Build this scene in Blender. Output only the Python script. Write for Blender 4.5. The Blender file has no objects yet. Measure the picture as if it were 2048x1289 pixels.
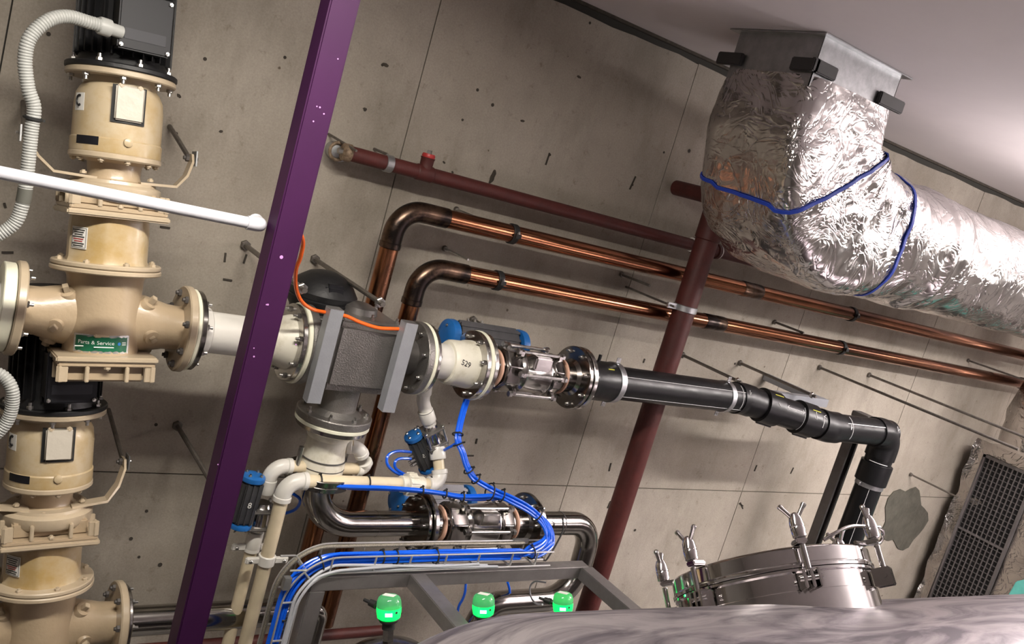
import bpy, bmesh, math, random
from mathutils import Vector as V, Matrix, noise
from math import radians as rad, sin, cos, tan, pi, atan2, sqrt
random.seed(7)
C = bpy.context.scene.collection

# ------------------------------------------------------------------ camera
H = 2.9                      # eye height above the floor
D = 3.0                      # distance of the concrete wall
FPX = 1770.8
yw, pt, rl = rad(36.289), rad(9.474), rad(16.218)
fw = V((sin(yw)*cos(pt), cos(yw)*cos(pt), -sin(pt)))
rt = V((cos(yw), -sin(yw), 0)); up = rt.cross(fw)
R_ = rt*cos(rl)+up*sin(rl); U_ = -rt*sin(rl)+up*cos(rl)
EYE = V((0, 0, H))
cam = bpy.data.cameras.new('camera'); camo = bpy.data.objects.new('camera', cam); C.objects.link(camo)
m3 = Matrix((R_, U_, -fw)).transposed()
camo.matrix_world = Matrix.Translation(EYE) @ m3.to_4x4()
cam.sensor_width = 36; cam.lens = FPX/2048*36; cam.clip_start = .02
bpy.context.scene.camera = camo

# ------------------------------------------------------------------ world and lights
sc = bpy.context.scene
sc.view_settings.view_transform = 'Standard'; sc.view_settings.look = 'None'
sc.view_settings.gamma = 1; sc.view_settings.use_curve_mapping = False
sc.view_settings.exposure = 0.06
w = bpy.data.worlds.new('world'); sc.world = w; w.use_nodes = True
w.node_tree.nodes['Background'].inputs[0].default_value = (.75, .74, .8, 1)
w.node_tree.nodes['Background'].inputs[1].default_value = .02
def area(name, loc, size, energy, col=(1, .95, .88), rot=(0, 0, 0)):
    l = bpy.data.lights.new(name, 'AREA'); l.shape = 'RECTANGLE'; l.size, l.size_y = size
    l.energy = energy; l.color = col
    o = bpy.data.objects.new(name, l); C.objects.link(o); o.location = loc; o.rotation_euler = rot
    return o
for x_, y_, z_, e_, u_, l_ in ((.55, 1.45, 3.44, 60, 10, 1.2), (4.65, 1.15, 3.14, 84, 95, 1.2), (4.5, -.7, 3.05, 36, 150, 1.2), (7.2, 1.0, 3.18, 50, 90, 1.2)):
    area('strip_light', (x_, y_, z_), (l_, .07), e_, (1, .935, .83) if x_ < 2 else (1, .935, .89))
    area('ceiling_fill', (x_, y_, z_+.02), (l_, .07), u_, (1, .92, .90), (pi, 0, 0))  # added up-facing fill that brightens the ceiling, not a fixture of its own

# ------------------------------------------------------------------ helpers
def ray(px, py): return R_*((px-1024)/FPX) - U_*((py-644.5)/FPX) + fw
def at(px, py, d): v = ray(px, py); return EYE + v*((D-d)/v.y)       # point seen at a pixel, d metres off the wall
def atz(px, py, z): v = ray(px, py); return EYE + v*((z-H)/v.z)
def atx(px, py, x): v = ray(px, py); return EYE + v*(x/v.x)
def proj(p): q = p-EYE; z = q.dot(fw); return (1024+FPX*q.dot(R_)/z, 644.5-FPX*q.dot(U_)/z)
def mpp(p): return (p-EYE).dot(fw)/FPX
X, Y, Z = V((1, 0, 0)), V((0, 1, 0)), V((0, 0, 1))
def frame(ax, hint=None):
    ax = ax.normalized(); h = hint or (V((0, 0, 1)) if abs(ax.z) < .9 else V((1, 0, 0)))
    a = (h-ax*h.dot(ax)).normalized(); return a, ax.cross(a), ax
def fillet(pts, r, seg=8):
    out = [pts[0]]
    for i in range(1, len(pts)-1):
        rr = r[i-1] if isinstance(r, (list, tuple)) else r
        p, a, b = pts[i], (pts[i-1]-pts[i]).normalized(), (pts[i+1]-pts[i]).normalized()
        ang = a.angle(b)
        if ang > 3.1 or rr <= 0: out.append(p); continue
        t = min(rr/tan(ang/2), (pts[i-1]-p).length*.98, (pts[i+1]-p).length*.98)
        rr = t*tan(ang/2)
        bis = (a+b).normalized(); c = p+bis*(rr/sin(ang/2))
        s, e = p+a*t-c, p+b*t-c
        tot = s.angle(e); axx = s.cross(e).normalized()
        for k in range(seg+1): out.append(c+Matrix.Rotation(tot*k/seg, 3, axx)@s)
    out.append(pts[-1]); return out
def spline(pts, seg=8):
    out = []; n = len(pts)
    for i in range(n-1):
        p0, p1, p2, p3 = pts[max(i-1, 0)], pts[i], pts[i+1], pts[min(i+2, n-1)]
        for k in range(seg):
            t = k/seg
            out.append(.5*((2*p1)+(p2-p0)*t+(2*p0-5*p1+4*p2-p3)*t*t+(3*p1-p0-3*p2+p3)*t**3))
    out.append(pts[-1]); return out
class M:
    def __init__(s): s.v = []; s.f = []
    def ring(s, c, a, b, r, n, ph=0):
        i = len(s.v)
        for k in range(n): t = 2*pi*k/n+ph; s.v.append(c+a*(r*cos(t))+b*(r*sin(t)))
        return i
    def bridge(s, i, j, n):
        for k in range(n): s.f.append((i+k, i+(k+1) % n, j+(k+1) % n, j+k))
    def tube(s, pts, r, n=14, cap=True, closed=False):
        N = len(pts); rings = []; a = None
        for i, p in enumerate(pts):
            if closed: t = pts[(i+1) % N]-pts[i-1]
            else: t = pts[min(i+1, N-1)]-pts[max(i-1, 0)]
            if t.length < 1e-9: t = V((0, 0, 1))
            t.normalize()
            if a is None: a = frame(t)[0]
            a = a-t*a.dot(t)
            a = a.normalized() if a.length > 1e-6 else frame(t)[0]
            rings.append(s.ring(p, a, t.cross(a), r[i] if isinstance(r, (list, tuple)) else r, n))
        for i in range(N-1): s.bridge(rings[i], rings[i+1], n)
        if closed: s.bridge(rings[-1], rings[0], n)
        elif cap:
            s.f.append(tuple(range(rings[0]+n-1, rings[0]-1, -1))); s.f.append(tuple(range(rings[-1], rings[-1]+n)))
        return s
    def lathe(s, o, ax, prof, n=36, cap=True, ph=0, hint=None):
        a, b, ax = frame(ax, hint); idx = []
        for t, r in prof: idx.append(s.ring(o+ax*t, a, b, max(r, 1e-5), n, ph))
        for i in range(len(idx)-1): s.bridge(idx[i], idx[i+1], n)
        if cap: s.f.append(tuple(range(idx[0]+n-1, idx[0]-1, -1))); s.f.append(tuple(range(idx[-1], idx[-1]+n)))
        return s
    def cyl(s, a, b, r, n=24): return s.lathe(a, b-a, [(0, r), ((b-a).length, r)], n)
    def disc(s, o, ax, t0, t1, r, hole=None, n=48, bev=.002):
        if hole:
            a, b, ax = frame(ax)
            ps = [(t0, hole), (t0, r-bev), (t0+bev, r), (t1-bev, r), (t1, r-bev), (t1, hole)]
            idx = [s.ring(o+ax*t, a, b, q, n) for t, q in ps]
            for i in range(5): s.bridge(idx[i], idx[i+1], n)
            s.bridge(idx[5], idx[0], n); return s
        return s.lathe(o, ax, [(t0, r-bev), (t0+bev, r), (t1-bev, r), (t1, r-bev)], n)
    def hexa(s, o, ax, r, h, ph=0): return s.lathe(o, ax, [(0, r), (h*.85, r), (h, r*.85)], 6, ph=ph)
    def box(s, c, x, y, z):
        i = len(s.v)
        for sx in (-1, 1):
            for sy in (-1, 1):
                for sz in (-1, 1): s.v.append(c+x*sx+y*sy+z*sz)
        for q in ((0, 1, 3, 2), (4, 6, 7, 5), (0, 4, 5, 1), (2, 3, 7, 6), (0, 2, 6, 4), (1, 5, 7, 3)): s.f.append(tuple(i+k for k in q))
        return s
    def bx(s, a, b):
        c = (a+b)/2; h = (b-a)/2; return s.box(c, X*h.x, Y*h.y, Z*h.z)
    def prism(s, poly, e):
        i = len(s.v); n = len(poly)
        s.v += [V(p) for p in poly]+[V(p)+e for p in poly]
        s.f.append(tuple(range(i+n-1, i-1, -1))); s.f.append(tuple(range(i+n, i+2*n))); s.bridge(i, i+n, n); return s
    def strip(s, pts, wv, th):
        """flat bar along pts; wv width vector, th thickness"""
        rings = []
        N = len(pts); wn = wv.normalized()
        for i, p in enumerate(pts):
            t = (pts[min(i+1, N-1)]-pts[max(i-1, 0)]).normalized(); nn = t.cross(wn).normalized()*th/2
            j = len(s.v); s.v += [p-wv/2-nn, p+wv/2-nn, p+wv/2+nn, p-wv/2+nn]; rings.append(j)
        for a, b in zip(rings, rings[1:]): s.bridge(a, b, 4)
        s.f.append((rings[0]+3, rings[0]+2, rings[0]+1, rings[0])); s.f.append(tuple(rings[-1]+k for k in range(4))); return s
    def sphere(s, c, r, n=16, sq=(1, 1, 1)):
        m = n//2; base = len(s.v)
        for i in range(m+1):
            th = pi*i/m
            for k in range(n):
                ph = 2*pi*k/n; s.v.append(c+V((r*sq[0]*sin(th)*cos(ph), r*sq[1]*sin(th)*sin(ph), r*sq[2]*cos(th))))
        for i in range(m): s.bridge(base+i*n, base+(i+1)*n, n)
        return s
WM = {}     # world matrices of everything linked, by object
def _mesh(name, mb, inv, mat, ang, bevel):
    me = bpy.data.meshes.new(name)
    vs = [inv@V(v) for v in mb.v]
    me.from_pydata(vs, [], mb.f); me.update()
    bm = bmesh.new(); bm.from_mesh(me)
    bmesh.ops.remove_doubles(bm, verts=bm.verts, dist=2e-5)
    bmesh.ops.recalc_face_normals(bm, faces=bm.faces)
    if bevel:
        es = [e for e in bm.edges if len(e.link_faces) == 2 and e.calc_face_angle(0) > .5]
        bmesh.ops.bevel(bm, geom=es, offset=bevel, segments=2, affect='EDGES', clamp_overlap=True)
    bm.to_mesh(me); bm.free()
    me.materials.append(mat)
    me.polygons.foreach_set('use_smooth', [True]*len(me.polygons))
    me.set_sharp_from_angle(angle=rad(ang)); me.update()
    return me
def tag(o, label, cat, group=None, kind=None):
    if label: o['label'] = label
    if cat: o['category'] = cat
    if group: o['group'] = group
    if kind: o['kind'] = kind
    return o
def obj(name, mb, mat, parent=None, ang=35, bevel=0, label=None):
    if parent is None:
        c = sum((V(v) for v in mb.v), V())/len(mb.v); c.z = min(v.z for v in mb.v)
        Wm = Matrix.Translation(c)
    else: Wm = WM[parent]
    me = _mesh(name, mb, Wm.inverted(), MAT[mat], ang, bevel)
    o = bpy.data.objects.new(name, me); C.objects.link(o)
    if parent is None: o.matrix_world = Wm
    else: o.parent = parent
    WM[o] = Wm
    if label: o['label'] = label
    return o
def thing(name, label, cat, p, group=None, rot=None):
    o = bpy.data.objects.new(name, None); C.objects.link(o); o.empty_display_size = .05
    Wm = Matrix.Translation(p) @ (rot.to_4x4() if rot else Matrix.Identity(4))
    o.matrix_world = Wm; WM[o] = Wm
    return tag(o, label, cat, group)
def inst(name, me, parent, o, ax, hint=None, label=None):
    """an object sharing mesh data; local z of the mesh goes along ax"""
    a, b, c = frame(ax, hint); Wm = Matrix.Translation(o) @ Matrix((a, b, c)).transposed().to_4x4()
    ob = bpy.data.objects.new(name, me); C.objects.link(ob); ob.parent = parent
    ob.matrix_local = WM[parent].inverted() @ Wm; WM[ob] = Wm
    if label: ob['label'] = label
    return ob
def copy_tree(o, parent=None, off=None):
    c = o.copy(); C.objects.link(c); c.parent = parent
    WM[c] = WM[o].copy()
    for ch in list(KIDS(o)): copy_tree(ch, c)
    return c
def KIDS(o): return [x for x in bpy.data.objects if x.parent == o]

# ------------------------------------------------------------------ materials
MAT = {}
def mat(name, col, metal=0., rough=.5, var=.0, scale=8., bump=0., bscale=40., rvar=0., spec=None, col2=None, detail=6, stretch=None, emis=None, trans=0, coat=0, thr=(.35, .65)):
    m = bpy.data.materials.new(name); m.use_nodes = True; nt = m.node_tree; N = nt.nodes; L = nt.links
    b = N['Principled BSDF']
    b.inputs['Base Color'].default_value = (*col, 1); b.inputs['Metallic'].default_value = metal; b.inputs['Roughness'].default_value = rough
    if spec is not None: b.inputs['Specular IOR Level'].default_value = spec
    if trans: b.inputs['Transmission Weight'].default_value = trans
    if coat: b.inputs['Coat Weight'].default_value = coat; b.inputs['Coat Roughness'].default_value = .15
    if emis: b.inputs['Emission Color'].default_value = (*emis[0], 1); b.inputs['Emission Strength'].default_value = emis[1]
    tc = N.new('ShaderNodeTexCoord'); src = tc.outputs['Object']
    if stretch:
        mp = N.new('ShaderNodeMapping'); mp.inputs['Scale'].default_value = stretch; L.new(src, mp.inputs[0]); src = mp.outputs[0]
    if var or col2 or rvar:
        n = N.new('ShaderNodeTexNoise'); n.inputs['Scale'].default_value = scale; n.inputs['Detail'].default_value = detail; n.inputs['Roughness'].default_value = .65
        L.new(src, n.inputs['Vector'])
        cr = N.new('ShaderNodeValToRGB'); e = cr.color_ramp.elements; e[0].position, e[1].position = thr
        c2 = col2 or tuple(c*(1-var) for c in col)
        e[0].color = (*c2, 1); e[1].color = (*col, 1)
        L.new(n.outputs[0], cr.inputs[0]); L.new(cr.outputs[0], b.inputs['Base Color'])
        if rvar:
            mr = N.new('ShaderNodeMapRange'); mr.inputs[1].default_value = .3; mr.inputs[2].default_value = .7
            mr.inputs[3].default_value = min(1, rough+rvar); mr.inputs[4].default_value = max(.02, rough-rvar)
            L.new(n.outputs[0], mr.inputs[0]); L.new(mr.outputs[0], b.inputs['Roughness'])
    if bump:
        n2 = N.new('ShaderNodeTexNoise'); n2.inputs['Scale'].default_value = bscale; n2.inputs['Detail'].default_value = 5; L.new(src, n2.inputs['Vector'])
        bp = N.new('ShaderNodeBump'); bp.inputs['Strength'].default_value = bump; bp.inputs['Distance'].default_value = .01
        L.new(n2.outputs[0], bp.inputs['Height']); L.new(bp.outputs[0], b.inputs['Normal'])
    MAT[name] = m; return m
mat('cream', (.42, .325, .215), rough=.36, var=.10, scale=5, bump=.12, bscale=60, coat=.25)
mat('cream_light', (.46, .375, .265), rough=.35, var=.12, scale=9, bump=.08, bscale=50, coat=.2)
mat('cream_stained', (.46, .375, .25), rough=.38, col2=(.37, .255, .10), scale=3.5, thr=(.38, .55), bump=.06, bscale=40, coat=.2)
mat('plate_white', (.50, .46, .39), rough=.4, bump=.15, bscale=35)
mat('black_motor', (.006, .006, .007), rough=.5, bump=.1, bscale=60)
mat('black_rubber', (.01, .01, .01), rough=.6)
mat('label_black', (.009, .009, .012), rough=.5, spec=.3)
mat('label_gray', (.026, .026, .032), rough=.5, spec=.3)
mat('bolt_steel', (.58, .57, .55), metal=1, rough=.3, var=.35, scale=60)
mat('zinc', (.55, .56, .58), metal=1, rough=.42, var=.25, scale=30, rvar=.12)
mat('steel', (.55, .53, .51), metal=1, rough=.22, var=.3, scale=10, rvar=.1, bump=.02, bscale=120)
mat('steel_dark', (.30, .28, .265), metal=1, rough=.22, var=.35, scale=6, rvar=.12)
mat('steel_pipe', (.42, .40, .375), metal=1, rough=.17, var=.3, scale=5, rvar=.08, stretch=(.4, 2, 2))
mat('cast_steel', (.30, .285, .27), metal=.85, rough=.42, var=.25, scale=7, bump=.25, bscale=220)
mat('chrome', (.78, .76, .75), metal=1, rough=.07, var=.12, scale=14, rvar=.05)
mat('galv', (.5, .51, .52), metal=.9, rough=.38, var=.25, scale=25)
mat('strut_gray', (.30, .31, .335), metal=.25, rough=.42, var=.1, scale=20, bump=.05, bscale=200)
mat('strut_dark', (.14, .13, .125), metal=.5, rough=.5, var=.3, scale=12)
mat('rod_steel', (.22, .20, .18), metal=.8, rough=.45, var=.3, scale=40)
mat('pvc_white', (.70, .68, .63), rough=.33, var=.07, scale=12)
mat('pvc_cream', (.70, .60, .42), rough=.38, var=.16, scale=9)
mat('gasket_white', (.78, .77, .62), rough=.5, var=.1, scale=20)
mat('gasket_peach', (.70, .42, .30), rough=.6, var=.15, scale=20)
mat('hub_white', (.72, .69, .59), rough=.42, col2=(.52, .48, .37), scale=14, thr=(.3, .5))
mat('hdpe', (.007, .007, .008), rough=.38, spec=.3, rvar=.1, var=.2, scale=14, bump=.03, bscale=60)
mat('red_primer', (.085, .016, .013), rough=.55, var=.3, scale=14, bump=.1, bscale=70)
mat('red_cap', (.42, .03, .03), rough=.4)
mat('rust', (.34, .25, .17), rough=.7, col2=(.12, .08, .05), scale=60, metal=.3)
mat('copper', (.42, .175, .09), metal=1, rough=.2, col2=(.12, .05, .03), scale=5, stretch=(.35, 2.2, 2.2), thr=(.36, .62), rvar=.08)
mat('copper_z', (.42, .18, .085), metal=1, rough=.24, col2=(.12, .06, .04), scale=5, stretch=(2.2, 2.2, .5), thr=(.38, .62), rvar=.08)
mat('copper_burnt', (.20, .13, .09), metal=1, rough=.3, col2=(.035, .028, .026), scale=11, thr=(.45, .66))
mat('purple', (.034, .0045, .038), rough=.55, var=.14, scale=5, spec=.25)
mat('paint_chip', (.45, .22, .5), rough=.6)
mat('conduit_white', (.46, .46, .50), rough=.3, var=.06, scale=20)
mat('flex_gray', (.34, .345, .33), rough=.45)
mat('flex_dark', (.10, .10, .085), rough=.6)
mat('blue_plastic', (.012, .125, .40), rough=.4, var=.15, scale=20)
mat('blue_tube', (.004, .105, .72), rough=.22, spec=.6)
mat('blue_tie', (.012, .05, .42), rough=.5)
mat('orange_tube', (.85, .13, .012), rough=.35)
mat('gray_cable', (.40, .41, .44), rough=.45)
mat('braid', (.34, .31, .25), metal=.4, rough=.5, var=.6, scale=300)
mat('wire_steel', (.62, .61, .60), metal=.8, rough=.35)
mat('actuator', (.10, .10, .105), metal=.7, rough=.38, var=.2, scale=30)
mat('tube_steel', (.36, .34, .335), metal=.75, rough=.38, var=.25, scale=6, rvar=.1)
mat('ink', (.01, .01, .012), rough=.5)
mat('chalk', (.75, .75, .75), rough=.9)
mat('yellow_mark', (.62, .62, .08), rough=.8)
mat('paper', (.75, .74, .70), rough=.6)
mat('red_ink', (.45, .05, .05), rough=.6)
mat('silver_sticker', (.6, .6, .58), metal=.7, rough=.2)
mat('green_sticker', (.008, .115, .055), rough=.35)
mat('sticker_blue', (.02, .2, .6), rough=.4)
mat('sticker_white', (.85, .88, .85), rough=.5)
mat('ceiling_white', (.74, .69, .70), rough=.85, var=.06, scale=1.2)
mat('floor_gray', (.20, .19, .18), rough=.6, var=.2, scale=2)
mat('room_wall', (.42, .40, .38), rough=.8, var=.1, scale=1)
mat('patch', (.10, .095, .075), rough=.95, var=.3, scale=14, bump=.6, bscale=30)
mat('hole', (.05, .042, .034), rough=.95)
mat('stain', (.075, .062, .048), rough=.95, var=.4, scale=40)
mat('gap', (.045, .042, .036), rough=.95)
mat('grille', (.135, .125, .125), metal=.5, rough=.4)
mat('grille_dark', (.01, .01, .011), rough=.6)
mat('teal', (.10, .42, .36), rough=.7, var=.2, scale=12)
mat('tape_dark', (.05, .048, .048), rough=.6)
mat('green_glass', (.02, .85, .22), rough=.15, emis=((.0, 1., .12), 1.0), trans=.2)
mat('green_clear', (.12, .26, .17), rough=.10, trans=.45, emis=((.02, .7, .16), .22))
mat('green_core', (.5, 1, .8), rough=.4, emis=((.25, 1., .65), 6))

def concrete(name):
    m = bpy.data.materials.new(name); m.use_nodes = True; nt = m.node_tree; N = nt.nodes; L = nt.links; b = N['Principled BSDF']
    g = N.new('ShaderNodeNewGeometry'); P = g.outputs['Position']
    def nz(sc, det=5, st=None, rough=.6):
        n = N.new('ShaderNodeTexNoise'); n.inputs['Scale'].default_value = sc; n.inputs['Detail'].default_value = det; n.inputs['Roughness'].default_value = rough
        s = P
        if st: mp = N.new('ShaderNodeMapping'); mp.inputs['Scale'].default_value = st; L.new(P, mp.inputs[0]); s = mp.outputs[0]
        L.new(s, n.inputs['Vector']); return n.outputs[0]
    def ramp(src, stops):
        r = N.new('ShaderNodeValToRGB'); e = r.color_ramp.elements
        while len(e) < len(stops): e.new(.5)
        for k, (p, c) in enumerate(stops): e[k].position = p; e[k].color = (*c, 1)
        L.new(src, r.inputs[0]); return r.outputs[0]
    def mix(kind, a, c, f):
        x = N.new('ShaderNodeMix'); x.data_type = 'RGBA'; x.blend_type = kind; x.inputs[0].default_value = f if not hasattr(f, 'links') else 1
        if hasattr(f, 'links'): L.new(f, x.inputs[0])
        L.new(a, x.inputs[6]); L.new(c, x.inputs[7]); return x.outputs[2]
    base = ramp(nz(1.3, 8), [(.32, (.26, .228, .185)), (.5, (.345, .308, .258)), (.68, (.43, .388, .330))])
    st = ramp(nz(3.0, 9, (1, 1, .35), .7), [(.3, (.66, .65, .62)), (.5, (1, 1, 1)), (.72, (1.1, 1.1, 1.08))])
    c = mix('MULTIPLY', base, st, .8)
    sp = ramp(nz(17, 6, None, .75), [(.30, (.55, .52, .48)), (.42, (1, 1, 1)), (1, (1, 1, 1))])
    c = mix('MULTIPLY', c, sp, .7)
    fine = ramp(nz(140, 3), [(.3, (.86, .86, .86)), (.7, (1.08, 1.08, 1.08))])
    c = mix('MULTIPLY', c, fine, .8)
    # bug holes: sparse dark pits
    vo = N.new('ShaderNodeTexVoronoi'); vo.inputs['Scale'].default_value = 9; L.new(P, vo.inputs['Vector'])
    nn = N.new('ShaderNodeTexNoise'); nn.inputs['Scale'].default_value = 60; L.new(P, nn.inputs['Vector'])
    ad = N.new('ShaderNodeMath'); ad.operation = 'MULTIPLY_ADD'; L.new(nn.outputs[0], ad.inputs[0]); ad.inputs[1].default_value = .11; L.new(vo.outputs['Distance'], ad.inputs[2])
    pit = ramp(ad.outputs[0], [(.095, (.34, .29, .25)), (.115, (1, 1, 1))])
    msk = ramp(nz(2.2, 3), [(.48, (0, 0, 0)), (.60, (1, 1, 1))])
    bw = N.new('ShaderNodeRGBToBW'); L.new(msk, bw.inputs[0])
    c = mix('MULTIPLY', c, pit, bw.outputs[0])
    L.new(c, b.inputs['Base Color']); b.inputs['Roughness'].default_value = .82
    bp = N.new('ShaderNodeBump'); bp.inputs['Strength'].default_value = .35; bp.inputs['Distance'].default_value = .006
    L.new(nz(26, 8), bp.inputs['Height']); L.new(bp.outputs[0], b.inputs['Normal'])
    MAT[name] = m
concrete('concrete')
def foil(name, col, rough, bs):
    m = bpy.data.materials.new(name); m.use_nodes = True; nt = m.node_tree; N = nt.nodes; L = nt.links; b = N['Principled BSDF']
    b.inputs['Base Color'].default_value = (*col, 1); b.inputs['Metallic'].default_value = 1; b.inputs['Roughness'].default_value = rough
    tc = N.new('ShaderNodeTexCoord')
    n = N.new('ShaderNodeTexNoise'); n.inputs['Scale'].default_value = 5; n.inputs['Detail'].default_value = 3; n.inputs['Distortion'].default_value = 1.2; L.new(tc.outputs['Object'], n.inputs['Vector'])
    v = N.new('ShaderNodeTexVoronoi'); v.feature = 'DISTANCE_TO_EDGE'; v.inputs['Scale'].default_value = 6
    ad = N.new('ShaderNodeVectorMath'); ad.operation = 'ADD'; L.new(tc.outputs['Object'], ad.inputs[0]); L.new(n.outputs[1], ad.inputs[1]); L.new(ad.outputs[0], v.inputs['Vector'])
    n3 = N.new('ShaderNodeTexNoise'); n3.inputs['Scale'].default_value = 9; n3.inputs['Detail'].default_value = 5; n3.inputs['Distortion'].default_value = .8; L.new(tc.outputs['Object'], n3.inputs['Vector'])
    mm = N.new('ShaderNodeMath'); mm.operation = 'MINIMUM'; L.new(v.outputs[0], mm.inputs[0]); mm.inputs[1].default_value = .12
    m2 = N.new('ShaderNodeMath'); m2.operation = 'MULTIPLY_ADD'; L.new(n3.outputs[0], m2.inputs[0]); m2.inputs[1].default_value = .35; L.new(mm.outputs[0], m2.inputs[2])
    bp = N.new('ShaderNodeBump'); bp.inputs['Strength'].default_value = bs; bp.inputs['Distance'].default_value = .03
    L.new(m2.outputs[0], bp.inputs['Height']); L.new(bp.outputs[0], b.inputs['Normal']); MAT[name] = m
foil('foil', (.60, .575, .565), .17, .34)
foil('foil_dull', (.50, .47, .45), .24, .35)
def tank_mat():
    m = bpy.data.materials.new('tank_steel'); m.use_nodes = True; nt = m.node_tree; N = nt.nodes; L = nt.links; b = N['Principled BSDF']
    b.inputs['Metallic'].default_value = .8
    tc = N.new('ShaderNodeTexCoord'); mp = N.new('ShaderNodeMapping'); mp.inputs['Rotation'].default_value = (0, 0, .5); mp.inputs['Scale'].default_value = (1.2, 5, 5)
    L.new(tc.outputs['Object'], mp.inputs[0])
    n = N.new('ShaderNodeTexNoise'); n.inputs['Scale'].default_value = 2.2; n.inputs['Detail'].default_value = 9; n.inputs['Distortion'].default_value = 1.6; n.inputs['Roughness'].default_value = .6; L.new(mp.outputs[0], n.inputs['Vector'])
    r = N.new('ShaderNodeValToRGB'); e = r.color_ramp.elements; e[0].position = .40; e[1].position = .62; e[0].color = (.13, .115, .135, 1); e[1].color = (.40, .365, .385, 1)
    L.new(n.outputs[0], r.inputs[0]); L.new(r.outputs[0], b.inputs['Base Color'])
    mr = N.new('ShaderNodeMapRange'); mr.inputs[3].default_value = .52; mr.inputs[4].default_value = .34; L.new(n.outputs[0], mr.inputs[0]); L.new(mr.outputs[0], b.inputs['Roughness'])
    MAT['tank_steel'] = m
tank_mat()

def text(name, s, size, mat_, parent, place, ext=.0004):
    """lettering: glyph outlines filled to a mesh; place(u, v, w) maps them on the surface"""
    cu = bpy.data.curves.new('t', 'FONT'); cu.body = s; cu.size = size; cu.align_x = 'CENTER'; cu.align_y = 'CENTER'; cu.resolution_u = 3
    to = bpy.data.objects.new('t', cu); C.objects.link(to)
    dg = bpy.context.evaluated_depsgraph_get(); me = bpy.data.meshes.new_from_object(to.evaluated_get(dg))
    mb = M(); mb.v = [place(v.co.x, v.co.y, ext) for v in me.vertices]; mb.f = [tuple(p.vertices) for p in me.polygons]
    bpy.data.objects.remove(to); bpy.data.meshes.remove(me); bpy.data.curves.remove(cu)
    return obj(name, mb, mat_, parent)
def flat(o, u, v):
    n = u.cross(v).normalized(); return lambda a, b, c=0: o+u*a+v*b+n*c
def patch(place, w_, h_, nu=1, nv=1, wz=0):
    mb = M()
    for j in range(nv+1):
        for i in range(nu+1): mb.v.append(place((i/nu-.5)*w_, (j/nv-.5)*h_, wz))
    for j in range(nv):
        for i in range(nu): a = j*(nu+1)+i; mb.f.append((a, a+1, a+nu+2, a+nu+1))
    return mb
def bolt_mesh(key, r=.009, h=.008, sh=.010, n2=True, m='bolt_steel'):
    mb = M(); mb.hexa(V((0, 0, 0)), Z, r, h); mb.cyl(V((0, 0, h*.8)), V((0, 0, h+sh)), r*.52, 10)
    return _mesh(key, mb, Matrix.Identity(4), MAT[m], 30, 0)
BOLT = bolt_mesh('bolt'); BOLT_S = bolt_mesh('bolt_small', .006, .005, .004); BOLT_C = bolt_mesh('bolt_cream', .0085, .007, .003, m='cream_light')
BOLT_D = bolt_mesh('bolt_dark', .011, .010, .006, m='strut_dark')
BOLT_H = bolt_mesh('bolt_head', .0105, .009, .0, m='bolt_steel')
def bolts(parent, o, ax, R, n, me=BOLT, ph=0., name='bolt', only=None):
    a, b, c = frame(ax)
    for k in range(n):
        t = 2*pi*k/n+ph
        p = o+a*(R*cos(t))+b*(R*sin(t))
        if only and not only(p): continue
        inst(name, me, parent, p, ax)
def tie(p, t, r, parent=None, rr=.0022, mat_='black_rubber'):
    a, b, _ = frame(t); mb = M(); mb.tube([p+a*r*cos(k*pi/8)+b*r*sin(k*pi/8) for k in range(16)], rr, 6, closed=True)
    mb.box(p+a*(r+.003), a*.004, b*.003, t.normalized()*.003)
    return mb

# ================================================================== THE SETTING
ZC = 3.60
def structure(name, mb, m, **k): o = obj(name, mb, m, **k); o['kind'] = 'structure'; return o
structure('floor', M().bx(V((-3.2, -4, -.1)), V((9.6, 3.2, 0))), 'floor_gray')
structure('ceiling', M().bx(V((-3.2, -4, ZC)), V((9.6, 3.2, ZC+.15))), 'ceiling_white')
structure('wall_left', M().bx(V((-3.3, -4, 0)), V((-3.2, 3.2, ZC))), 'room_wall')
structure('wall_right', M().bx(V((9.6, -4, 0)), V((9.7, 3.2, ZC))), 'room_wall')
structure('wall_front', M().bx(V((-3.2, -4.1, 0)), V((9.6, -4, ZC))), 'room_wall')
wall = structure('wall_back', M().bx(V((-3.2, D+.012, 0)), V((9.6, D+.2, ZC))), 'gap')
XJ = [-3.2, -2.37, -1.08, .21, 1.5, 2.79, 4.08, 5.37, 6.66, 7.95, 9.6]
rj = random.Random(3)
for i in range(len(XJ)-1):
    for z0, z1 in ((0, 1.527), (1.533, ZC-.038)):
        mb = M(); g = .0022; a, b = XJ[i]+g, XJ[i+1]-g; f = rj.uniform(0, .0022)
        nx = 10; top = []
        # front face with a slightly ragged upper edge, chamfered to the joint
        mb.prism([V((a, D+f, z0)), V((b, D+f, z0))]+[V((b-(b-a)*k/nx, D+f, z1+rj.uniform(-.006, .005)*(z1 > 2))) for k in range(nx+1)], V((0, .03, 0)))
        obj('concrete_panel', mb, 'concrete', wall)
for (px, py) in [(97, 68), (50, 190), (272, 488), (1100, 310), (765, 130), (1180, 46), (1265, 370), (1328, 305), (1378, 302), (320, 1130), (278, 1115), (262, 1078), (335, 963), (293, 1023), (312, 850), (1470, 728), (1270, 1061), (985, 210), (955, 180), (730, 220), (1065, 965), (410, 118), (570, 115)]:
    p = at(px, py, 0)
    if p.z > 1.56 or p.z < 1.5: obj('tie_hole', M().lathe(p+V((0, -.0012, 0)), Y, [(0, .0045+.0045*rj.random()), (.003, .006)], 9), 'hole', wall)
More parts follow.
